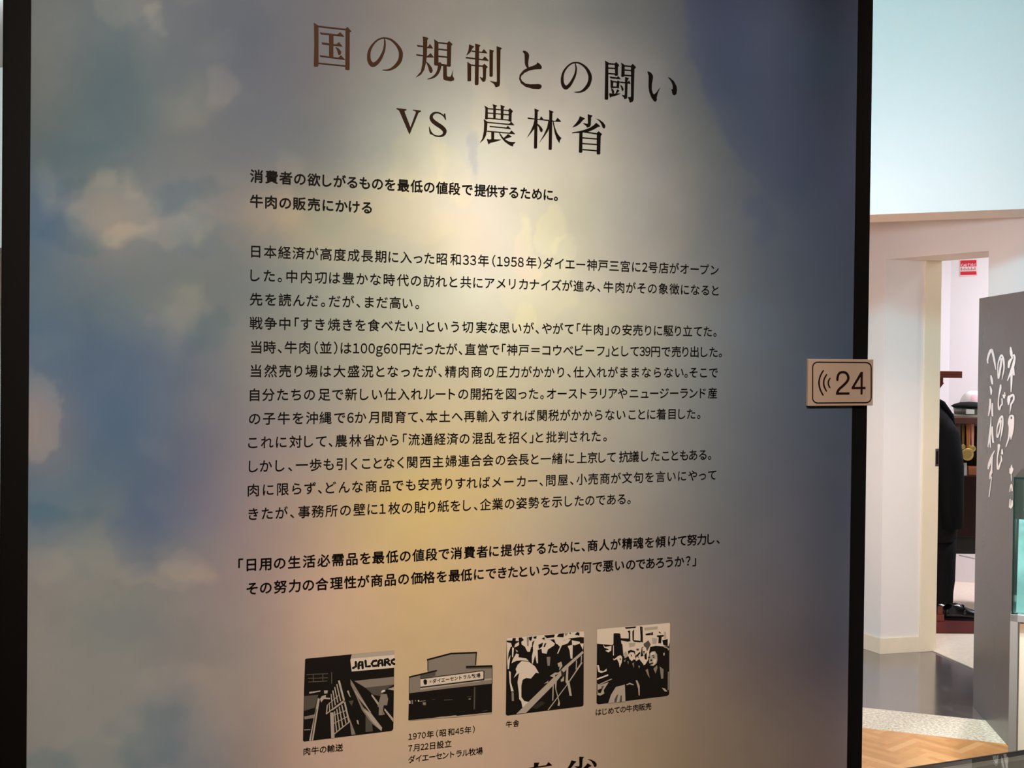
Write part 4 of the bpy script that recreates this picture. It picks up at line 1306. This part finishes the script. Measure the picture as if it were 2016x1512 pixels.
for s in [[(235, 335, 14), (228, 500, 26), (212, 700, 45), (170, 965, 18)], [(262, 545, 28), (262, 700, 40), (280, 870, 38)], [(212, 760, 34), (222, 975, 26)],
          [(440, 410, 40), (425, 590, 30), (370, 770, 34), (358, 640, 20), (375, 520, 28), (430, 365, 46), (475, 318, 30), (482, 450, 36), (466, 620, 34), (425, 850, 6)],
          [(402, 935, 56), (392, 1040, 40), (370, 1200, 24), (368, 1360, 34), (385, 1440, 44), (430, 1320, 30), (455, 1250, 36), (448, 1160, 18)], [(470, 1030, 30), (470, 1110, 46)],
          [(640, 310, 28), (695, 315, 46), (705, 420, 46), (695, 560, 50), (670, 700, 50), (655, 810, 14)], [(635, 330, 36), (622, 450, 62), (645, 560, 72), (610, 780, 36), (550, 965, 18)], [(660, 420, 90), (660, 600, 80)],
          [(310, 1050, 14), (255, 1160, 40), (200, 1320, 52), (175, 1430, 34)], [(262, 1180, 30), (248, 1330, 34), (246, 1520, 36)]]:
    g.S(*s)
    g.cut()
g.frame((1930, 900), 13.74)
for s in [[(320, 0, 50), (315, 300, 36), (288, 450, 62), (265, 580, 30)], [(312, 540, 28), (290, 720, 26), (245, 1065, 28)],
          [(855, 215, 22), (850, 330, 60), (838, 450, 34)], [(808, 305, 22), (812, 430, 36)], [(880, 300, 30), (885, 350, 30), (845, 455, 30)], [(845, 480, 22), (850, 640, 14)],
          [(808, 930, 24), (825, 800, 28), (855, 745, 40), (868, 912, 34)], [(815, 1145, 30), (805, 1350, 44)], [(868, 1180, 38), (862, 1300, 56), (832, 1380, 28)]]:
    g.S(*s)
    g.cut()
g.pieces('handwritten_stroke', mat('white_paint_lettering', srgb(245, 245, 243), 0.5, 0.3), sb)

# ------------------------------------------------------------------ glass-topped table showcase beside the panel
TT = 0.69
_a, _b = on_plane(1795, 1512, (0, 0, TT), (0, 0, 1))[:2], on_plane(2016, 1478, (0, 0, TT), (0, 0, 1))[:2]
Ft = (_b - _a) / np.linalg.norm(_b - _a)
Fn = np.array([Ft[1], -Ft[0]])
T0 = _a - Ft * 0.09


def tp(a, c):
    return tuple(T0 + Ft * a + Fn * c)


tbl = tag(empty('table_showcase', (*tp(0.6, 0.25), 0)), 'low flat showcase with a clear glass top beside the text panel', 'showcase')
b = MB(); b.prism([tp(0, 0), tp(1.3, 0), tp(1.3, 0.5), tp(0, 0.5)], TT - 0.006, TT)
b.obj('glass_top', glass_mat('clear_glass', (0.93, 0.97, 0.95, 1), 1.62), tbl)
b = MB()
dk = mat('dark_rim', srgb(30, 30, 28), 0.4, 0.4)
for q in ([tp(-0.004, -0.004), tp(1.304, -0.004), tp(1.304, 0.0), tp(-0.004, 0.0)], [tp(-0.004, 0.5), tp(1.304, 0.5), tp(1.304, 0.504), tp(-0.004, 0.504)], [tp(-0.004, 0), tp(0, 0), tp(0, 0.5), tp(-0.004, 0.5)], [tp(1.3, 0), tp(1.304, 0), tp(1.304, 0.5), tp(1.3, 0.5)]):
    b.prism(q, TT - 0.009, TT + 0.0005)
b.obj('rim', dk, tbl)
b = MB()
for q in ([tp(0, 0), tp(1.3, 0), tp(1.3, 0.02), tp(0, 0.02)], [tp(0, 0.48), tp(1.3, 0.48), tp(1.3, 0.5), tp(0, 0.5)], [tp(0, 0.02), tp(0.02, 0.02), tp(0.02, 0.48), tp(0, 0.48)], [tp(1.28, 0.02), tp(1.3, 0.02), tp(1.3, 0.48), tp(1.28, 0.48)]):
    b.prism(q, 0.0, TT - 0.0095)
b.prism([tp(0.02, 0.02), tp(1.28, 0.02), tp(1.28, 0.48), tp(0.02, 0.48)], 0.05, TT - 0.09)
b.obj('cabinet_body', mat('taupe_laminate', srgb(120, 108, 98), 0.5, 0.3), tbl)
b = MB(); b.prism([tp(0.021, 0.021), tp(1.279, 0.021), tp(1.279, 0.479), tp(0.021, 0.479)], TT - 0.09, TT - 0.086)
b.obj('lining_cloth', mat('taupe_cloth', srgb(150, 138, 126), 0.9, 0.05, noise=0.05, scale=90), tbl)

# ------------------------------------------------------------------ upright display case at the right border
dc = tag(empty('display_case', (2.1, 4.15, 0)), 'square glass display case on a grey metal stand at the right border', 'display case')
KX, KN = np.array([0.895, -0.445]), np.array([0.445, 0.895])
K0 = np.array([1.655, 4.0])
KW, KD, cz0, cz1 = 0.75, 0.34, 0.648, 1.098


def kbox(b, a0, a1, c0, c1, z0, z1):
    q = lambda a, c: tuple(K0 + KX * a + KN * c)
    b.prism([q(a0, c0), q(a1, c0), q(a1, c1), q(a0, c1)], z0, z1)


case_glass = glass_mat('greenish_glass', (0.86, 0.95, 0.93, 1))
b = MB()
kbox(b, 0, KW, 0, 0.006, cz0, cz1 - 0.006)
kbox(b, 0, KW, KD - 0.006, KD, cz0, cz1 - 0.006)
kbox(b, 0, 0.006, 0.0062, KD - 0.0062, cz0, cz1 - 0.006)
kbox(b, KW - 0.006, KW, 0.0062, KD - 0.0062, cz0, cz1 - 0.006)
kbox(b, 0, KW, 0, KD, cz1 - 0.0058, cz1)
b.obj('glass_box', case_glass, dc)
b = MB()
e = 0.0022
for a in (0, KW):
    kbox(b, a - e, a + e, -e, e, cz0, cz1 - 0.0062)
kbox(b, -e, KW + e, -e, e, cz1 - 0.006, cz1 + 0.0008)
b.obj('glass_edge', mat('dark_green_glass_edge', srgb(16, 40, 38), 0.2, 0.5), dc)
grey_metal = mat('grey_metal', srgb(150, 156, 158), 0.42, 0.45, 0.2)
b = MB()
for a in (-0.006, KW - 0.018):
    for c in (-0.006, KD - 0.018):
        kbox(b, a, a + 0.024, c, c + 0.024, 0, cz0)
kbox(b, -0.006, KW + 0.006, -0.006, KD + 0.006, cz0 - 0.025, cz0)
b.obj('stand', grey_metal, dc, bevel=0.0015)
b = MB(); kbox(b, 0.0225, KW - 0.0225, 0.010, 0.022, 0.10, cz0 - 0.03)
b.obj('cream_panel', mat('cream_laminate', srgb(226, 222, 206), 0.5, 0.3), dc)
card = MB()
q = K0 + KX * 0.010 + KN * 0.025
card.obox((q[0], q[1], cz0 + 0.001), (*(KX * 0.6), 0), (*(KN * 0.006), 0), (*(KN * 0.06), 0.30))
o = card.obj('display_board', mat('pale_blue_print', srgb(140, 180, 186), 0.6, 0.2, noise=0.3, scale=9))
tag(o, 'pale blue picture board leaning inside the glass display case', 'picture')

# ------------------------------------------------------------------ inner room: wooden stand with a dark suit
wood_red = mat('red_brown_wood', srgb(110, 52, 42), 0.4, 0.4, noise=0.12, scale=10)
SX, SY = 2.27, 6.63
st = tag(empty('clothes_stand', (SX, SY, 0)), 'red brown wooden clothes stand seen through the doorway', 'stand')
b = MB(); b.box(2.215, 2.64, 6.50, 6.82, 0.0062, 0.068)
b.obj('base', mat('red_lacquer_wood', srgb(104, 40, 38), 0.35, 0.45, noise=0.08, scale=8), st, bevel=0.003)
b = MB(); b.box(SX - 0.02, SX + 0.02, SY - 0.015, SY + 0.02, 0.068, 1.37)
b.obj('post', wood_red, st, bevel=0.002)
b = MB(); b.box(SX - 0.13, SX + 0.143, SY - 0.10, SY - 0.05, 1.372, 1.408); b.box(SX - 0.02, SX + 0.02, SY - 0.06, SY + 0.02, 1.372, 1.408)
b.obj('top_arm', wood_red, st, bevel=0.002)
b = MB(); b.prism([(SX, SY - 0.075), (SX + 0.05, SY - 0.075), (SX + 0.05, SY - 0.055), (SX, SY - 0.055)], 1.34, 1.372)
b.add([(SX + 0.0, SY - 0.078, 1.30), (SX + 0.0, SY - 0.052, 1.30), (SX + 0.02, SY - 0.078, 1.30), (SX + 0.02, SY - 0.052, 1.30), (SX + 0.0, SY - 0.078, 1.345), (SX + 0.0, SY - 0.052, 1.345), (SX + 0.055, SY - 0.078, 1.345), (SX + 0.055, SY - 0.052, 1.345)],
      [(0, 1, 3, 2), (4, 6, 7, 5), (0, 2, 6, 4), (1, 5, 7, 3), (2, 3, 7, 6), (0, 4, 5, 1)])
b.obj('brace', wood_red, st)
b = MB(); b.box(2.288, 2.330, 6.51, 6.53, 0.068, 0.105); b.box(2.296, 2.322, 6.512, 6.528, 0.105, 0.150)
b.obj('foot_block', wood_red, st, bevel=0.002)

suit_m = mat('black_wool', srgb(17, 17, 19), 0.85, 0.12, noise=0.15, scale=160)


def ring(cx, cy, z, rx, ry, n=28, dz=0.0):
    return [(cx + rx * math.cos(t), cy + ry * math.sin(t), z + dz * math.cos(t)) for t in np.linspace(0, 2 * math.pi, n, False)]


jk = tag(empty('suit_jacket', (SX, SY, 0.5)), 'black suit jacket hanging on the red brown wooden stand', 'jacket')
prof = [(0.495, 0.150, 0.17), (0.55, 0.156, 0.18), (0.70, 0.158, 0.18), (0.85, 0.148, 0.175), (1.00, 0.140, 0.18), (1.08, 0.138, 0.19), (1.14, 0.126, 0.18), (1.175, 0.104, 0.15), (1.21, 0.076, 0.11), (1.245, 0.050, 0.07), (1.270, 0.036, 0.05), (1.280, 0.03, 0.04)]
b = MB(); b.loft([ring(SX, SY, z, rx, ry) for z, rx, ry in prof])
body = b.obj('jacket_body', suit_m, jk, smooth=True)
for sgn, nm in ((-1, 'sleeve'), (1, 'sleeve')):
    b = MB()
    yy = SY + sgn * 0.14
    b.tube([(SX + 0.03, yy - sgn * 0.01, 1.135), (SX + 0.045, yy + sgn * 0.02, 1.07), (SX + 0.058, yy + sgn * 0.035, 0.90), (SX + 0.068, yy + sgn * 0.03, 0.72), (SX + 0.078, yy + sgn * 0.02, 0.58)], [0.045, 0.066, 0.070, 0.064, 0.060], 20)
    b.obj(nm, suit_m, jk, smooth=True)
b = MB()
b.tube([(SX + 0.01, SY - 0.05, 1.262), (SX + 0.05, SY - 0.08, 1.235), (SX + 0.085, SY - 0.10, 1.17), (SX + 0.11, SY - 0.10, 1.02), (SX + 0.115, SY - 0.08, 0.90)], [(0.010, 0.014), (0.012, 0.02), (0.014, 0.028), (0.012, 0.03), (0.006, 0.008)], 10)
b.obj('lapel', suit_m, jk, smooth=True)

tr_ = tag(empty('suit_trousers', (SX, SY, 0.16)), 'black suit trousers below the jacket on the wooden stand', 'trousers')
for sgn in (-1, 1):
    b = MB()
    yy = SY + sgn * 0.075
    b.loft([ring(SX + 0.03, yy, z, rx, 0.068) for z, rx in ((0.165, 0.088), (0.22, 0.090), (0.28, 0.098), (0.40, 0.100), (0.51, 0.104))])
    b.obj('leg', suit_m, tr_, smooth=True)

shoe_m = mat('black_polished_leather', srgb(16, 15, 16), 0.12, 0.6)


def shoe(y, label, dx=0.0):
    s = tag(empty('leather_shoe', (SX + 0.13 + dx, y, 0.068)), label, 'shoe', 'black shoes on the stand base')
    b = MB()
    x0 = SX + 0.072 + dx
    rings = []
    for t, hw, h in ((0.0, 0.022, 0.062), (0.02, 0.032, 0.082), (0.07, 0.036, 0.088), (0.10, 0.037, 0.078), (0.14, 0.042, 0.060), (0.19, 0.047, 0.046), (0.24, 0.042, 0.038), (0.27, 0.028, 0.028), (0.282, 0.010, 0.016)):
        rings.append([(x0 + t, y + hw * math.cos(a), 0.080 + max(0, math.sin(a)) * (h - 0.012) + min(0, math.sin(a)) * 0.002) for a in np.linspace(0, 2 * math.pi, 20, False)])
    b.loft(rings)
    b.obj('upper', shoe_m, s, smooth=True)
    b = MB()
    b.prism([(x0 + t, y + w_) for t, w_ in ((-0.002, 0.02), (0.02, 0.036), (0.10, 0.039), (0.19, 0.050), (0.25, 0.044), (0.285, 0.015))] + [(x0 + t, y - w_) for t, w_ in ((0.285, 0.015), (0.25, 0.044), (0.19, 0.050), (0.10, 0.039), (0.02, 0.036), (-0.002, 0.02))], 0.0685, 0.079)
    b.obj('sole', mat('black_rubber', srgb(20, 19, 19), 0.5, 0.3), s)
    b = MB()
    b.tube([(x0 + 0.105, y - 0.039, 0.098), (x0 + 0.11, y - 0.030, 0.122), (x0 + 0.112, y - 0.012, 0.138), (x0 + 0.112, y + 0.012, 0.138), (x0 + 0.11, y + 0.030, 0.122), (x0 + 0.105, y + 0.039, 0.098)], [(0.009, 0.005)] * 6, 8)
    b.obj('strap', shoe_m, s, smooth=True)


shoe(6.575, 'black polished loafer at the front of the red stand base')
shoe(6.725, 'black polished loafer at the rear of the red stand base', -0.10)

# ------------------------------------------------------------------ inner room: dark cabinet with medals and caps
KY = 7.0
kx = lambda x, y: on_plane(x, y, (0, KY, 0), (0, -1, 0))
maroon = mat('maroon_cabinet', srgb(36, 12, 13), 0.4, 0.4, noise=0.1, scale=7)
brownt = mat('brown_shelf_wood', srgb(92, 60, 52), 0.45, 0.35, noise=0.1, scale=9)
cab = tag(empty('cabinet', (2.9, 7.2, 0)), 'dark maroon cabinet with an open shelf behind the suit', 'cabinet')
b = MB(); b.box(2.535, 2.95, KY, 7.30, 0.45, 0.80)
b.obj('lower_body', maroon, cab, bevel=0.002)
b = MB(); b.box(2.535, 2.95, KY + 0.01, 7.30, 0.35, 0.4495); b.obj('plinth', mat('dark_grey_board', srgb(52, 50, 50), 0.6, 0.2), cab)
b = MB()
for x in (2.86, 2.90):
    for y in ((KY + 0.06,) if x < 2.88 else (7.25,)):
        b = MB(); b.box(x, x + 0.035, y, y + 0.035, 0.0062, 0.349)
        b.obj('leg', mat('dark_grey_board', srgb(52, 50, 50), 0.6, 0.2), cab)
b = MB(); b.box(2.55, 2.95, 7.27, 7.30, 0.8005, 1.10); b.obj('back_board', mat('dark_brown_felt', srgb(86, 60, 42), 0.8, 0.1), cab)
for x in (2.55, 2.928):
    b = MB(); b.box(x, x + 0.022, KY + 0.005, 7.269, 0.8005, 1.10); b.obj('side_panel', brownt, cab)
b = MB(); b.box(2.53, 2.98, KY - 0.01, 7.44, 1.1005, 1.138); b.obj('top_board', brownt, cab, bevel=0.003)
b = MB(); b.box(2.573, 2.927, KY + 0.045, KY + 0.055, 1.085, 1.10); b.obj('hanging_rail', steel, cab)

_p, _q = kx(1889, 1094.5), kx(1921, 1101.5)
b = MB(); b.add([(_p[0], KY - 0.012, _p[2]), (_q[0] + 0.1, KY - 0.012, _q[2] - 0.02), (_q[0] + 0.1, KY + 0.009, _q[2] - 0.02), (_p[0], KY + 0.009, _p[2]), (_p[0], KY - 0.012, _p[2] + 0.007), (_q[0] + 0.1, KY - 0.012, _q[2] - 0.013), (_q[0] + 0.1, KY + 0.009, _q[2] - 0.013), (_p[0], KY + 0.009, _p[2] + 0.007)],
      [(3, 2, 1, 0), (4, 5, 6, 7), (0, 1, 5, 4), (1, 2, 6, 5), (2, 3, 7, 6), (3, 0, 4, 7)])
b.obj('edge_strip', mat('white_strip', srgb(226, 220, 212), 0.5, 0.3), cab)

gold = mat('gold_metal', srgb(238, 206, 130), 0.3, 0.5, 0.7)
silver = mat('silver_metal', srgb(200, 202, 206), 0.25, 0.5, 0.9)


def medal(px, ytop, ymed, rcol, mm, r, label, dy=0.0):
    t = kx(px, ytop); m_ = kx(px, ymed)
    y = KY + 0.025 + dy
    o = tag(empty('medal', (t[0], y, m_[2])), label, 'medal', 'medals hanging in the cabinet')
    rb = mat('ribbon_%d_%d_%d' % rcol, srgb(*rcol), 0.7, 0.2)
    b = MB()
    w_ = 0.009
    b.add([(t[0] - w_, y, t[2]), (t[0] + w_, y, t[2]), (t[0] + w_ * 0.7, y - 0.004, m_[2] + r * 0.95), (t[0] - w_ * 0.7, y - 0.004, m_[2] + r * 0.95),
           (t[0] - w_, y + 0.002, t[2]), (t[0] + w_, y + 0.002, t[2]), (t[0] + w_ * 0.7, y - 0.002, m_[2] + r * 0.95), (t[0] - w_ * 0.7, y - 0.002, m_[2] + r * 0.95)],
          [(0, 3, 2, 1), (4, 5, 6, 7), (0, 1, 5, 4), (2, 3, 7, 6), (1, 2, 6, 5), (3, 0, 4, 7)])
    b.obj('ribbon', rb, o)
    b = MB()
    prof_ = [(0.0, -0.004), (r * 0.55, -0.005), (r * 0.75, -0.003), (r * 0.85, -0.007), (r, -0.004), (r, 0.002), (0.0, 0.002)]
    n = 28
    rg = [[(t[0] + max(rr_, 1e-4) * math.cos(a), y - 0.002 + dd, m_[2] + max(rr_, 1e-4) * math.sin(a)) for a in np.linspace(0, 2 * math.pi, n, False)] for rr_, dd in prof_]
    b.loft(rg)
    b.obj('disc', mm, o, smooth=True)
    return o


medal(1893.5, 829, 887, (120, 120, 118), silver, 0.022, 'silver medal on a grey ribbon, nearest the suit', 0.010)
medal(1899.5, 829, 880, (120, 88, 42), gold, 0.014, 'small gold medal on an olive brown ribbon')
medal(1908, 829, 895, (186, 112, 58), gold, 0.036, 'largest gold medal on an orange ribbon', -0.006)
medal(1913, 830, 882, (206, 128, 104), gold, 0.016, 'small gold medal on a salmon ribbon', 0.006)
medal(1918.5, 830, 884, (224, 158, 138), gold, 0.018, 'gold medal on a pale pink ribbon beside the grey board')

a_, c_ = kx(1894, 935), kx(1910, 913)
b = MB(); b.obox((a_[0], KY + 0.04, 0.8002), (c_[0] - a_[0], 0, 0), (0, 0.004, 0), (0, 0.012, c_[2] - a_[2] + 0.006))
o = b.obj('name_card', mat('white_card', srgb(228, 222, 222), 0.6, 0.2)); tag(o, 'blank white card standing below the gold medal', 'card')
a_, c_ = kx(1910.5, 937), kx(1922, 917)
b = MB(); b.box(a_[0], a_[0] + 0.10, KY + 0.03, KY + 0.09, 0.8002, 0.8002 + 0.05)
o = b.obj('leather_box', mat('tan_leather', srgb(178, 106, 72), 0.5, 0.3), bevel=0.004); tag(o, 'tan box beside the white card in the cabinet', 'box')

# caps on the cabinet
def dome(cx, cy, z, rx, ry, h, n=28, k=9, flat=0.0):
    rings = []
    for i in range(k):
        t = i / (k - 1) * math.pi / 2
        r = max(math.cos(t) ** (1 - flat), 0.02)
        rings.append([(cx + rx * r * math.cos(a), cy + ry * r * math.sin(a), z + h * math.sin(t)) for a in np.linspace(0, 2 * math.pi, n, False)])
    return rings


c1 = kx(1905, 819)
pc = tag(empty('peaked_cap', (c1[0] + 0.055, KY + 0.11, 1.1385)), 'black peaked cap with a silver green band and white badge', 'cap')
cx, cy, zz = c1[0] + 0.055, KY + 0.11, 1.139
b = MB(); b.loft([ring(cx, cy, zz, 0.100, 0.100), ring(cx, cy, zz + 0.012, 0.102, 0.102)]); b.obj('visor', mat('pale_vinyl', srgb(196, 190, 178), 0.4, 0.4), pc, smooth=False)
b = MB(); b.loft([ring(cx, cy, zz + 0.0125, 0.088, 0.088), ring(cx, cy, zz + 0.05, 0.094, 0.094)])
b.obj('band', mat('silver_green_band', srgb(112, 116, 102), 0.35, 0.5, 0.4, noise=0.3, scale=60), pc, smooth=True)
b = MB(); b.loft([ring(cx, cy, zz + 0.0505, 0.094, 0.094), ring(cx, cy, zz + 0.058, 0.108, 0.108, dz=0.0)] + [[(cx + 0.108 * r * math.cos(a), cy + 0.108 * r * math.sin(a), zz + hh) for a in np.linspace(0, 2 * math.pi, 28, False)] for r, hh in ((0.8, 0.070), (0.5, 0.080), (0.1, 0.084))])
b.obj('crown', mat('black_cap_cloth', srgb(20, 20, 22), 0.8, 0.15), pc, smooth=True)
b = MB(); b.box(cx - 0.055, cx - 0.011, cy - 0.0985, cy - 0.080, zz + 0.016, zz + 0.044); b.obj('badge', mat('white_badge', srgb(240, 240, 238), 0.5, 0.3), pc, bevel=0.002)

wy = KY + 0.345
wx = kx(1917, 800)[0] * wy / KY
wc = tag(empty('baseball_cap', (wx, wy, 1.1385)), 'white cap with a pink front print behind the black cap', 'cap')
b = MB(); b.loft(dome(wx, wy, 1.165, 0.085, 0.10, 0.115, flat=0.2)); b.loft([ring(wx, wy, 1.139, 0.085, 0.10), ring(wx, wy, 1.166, 0.085, 0.10)])
b.obj('crown', mat('white_cotton', srgb(246, 242, 242), 0.8, 0.1), wc, smooth=True)
b = MB()
pk = []
for i in range(5):
    row = []
    for j in range(9):
        a = math.radians(-128 + j * 5.0)
        t = math.radians(30 + i * 6)
        r = math.cos(t) ** 0.8
        row.append((wx + 0.0858 * r * math.cos(a), wy + 0.1008 * r * math.sin(a), 1.165 + 0.1158 * math.sin(t)))
    pk.append(row)
v = [p for r in pk for p in r]
b.add(v, [(i * 9 + j, i * 9 + j + 1, i * 9 + j + 10, i * 9 + j + 9) for i in range(4) for j in range(8)])
b.obj('front_print', mat('pink_print', srgb(246, 196, 208), 0.7, 0.1), wc, smooth=True)
b = MB()
b.loft([[(wx + 0.075 * math.cos(a) * k, wy - 0.06 - 0.09 * math.sin(a) * k, 1.142 + dzz) for a in np.linspace(0, math.pi, 15)] for k, dzz in ((1.0, 0.0), (1.0, 0.004))])
b.obj('brim', MATS['white_cotton'], wc)

# red caution sticker on the inner back wall
wd = np.array([6.0 - 2.87, 7.2 - 8.0, 0]); wd /= np.linalg.norm(wd)
wn = np.array([wd[1], -wd[0], 0])
WP = np.array([2.87, 8.0, 0])


def wall_px(x, y, off, shift=None):
    return on_plane(x, y, WP, wn, off)


cs = tag(empty('caution_sticker', tuple(wall_px(1906, 528, 0))), 'red and white caution sticker high on the inner wall', 'sticker')
red = mat('sticker_red', srgb(206, 40, 54), 0.5, 0.3)
g = Flat(wall_px, (1680, 400), 4.5, 0.002); g.P((940, 500), (1098, 495), (1100, 645), (942, 648)); g.obj('backing', mat('sticker_white', srgb(248, 214, 214), 0.5, 0.3), cs)
g = Flat(wall_px, (1680, 400), 4.5, 0.0028); g.P((948, 508), (1090, 503), (1090, 560), (948, 564)); g.P((948, 606), (1090, 602), (1091, 634), (948, 637)); g.obj('red_field', red, cs)
g = Flat(wall_px, (1680, 400), 4.5, 0.0036)
lw = 4
for k, s in enumerate(([[(16, 2), (6, 0), (0, 10), (6, 20), (16, 18)]], [[(0, 20), (8, 0), (16, 20)], [(4, 13), (12, 13)]], [[(0, 0), (0, 14), (6, 20), (12, 14), (12, 0)]], [[(0, 0), (16, 0)], [(8, 0), (8, 20)]], [[(4, 0), (4, 20)]], [[(8, 0), (1, 6), (1, 14), (8, 20), (15, 14), (15, 6), (8, 0)]], [[(0, 20), (0, 0), (13, 20), (13, 0)]])):
    x0 = 957 + k * 19 - (7 if k == 5 else 0) * 1 - (4 if k == 6 else 0)
    for q in s:
        g.S(*[(x0 + x * 0.95, 539 - k * 0.6 + y, lw) for x, y in q], smooth=False)
g.obj('lettering', mat('sticker_letter', srgb(250, 226, 226), 0.5, 0.3), cs)
g = Flat(wall_px, (1680, 400), 4.5, 0.0036)
for k in range(9):
    x = 953 + k * 15
    g.P((x, 573 - k * 0.5), (x + 9, 573 - k * 0.5), (x + 9, 597 - k * 0.5), (x, 597 - k * 0.5)) if k % 2 == 0 else g.P((x, 582), (x + 8, 582), (x + 8, 594), (x, 594))
g.obj('fine_print', mat('grey_fine_print', srgb(170, 140, 145), 0.6, 0.2), cs)
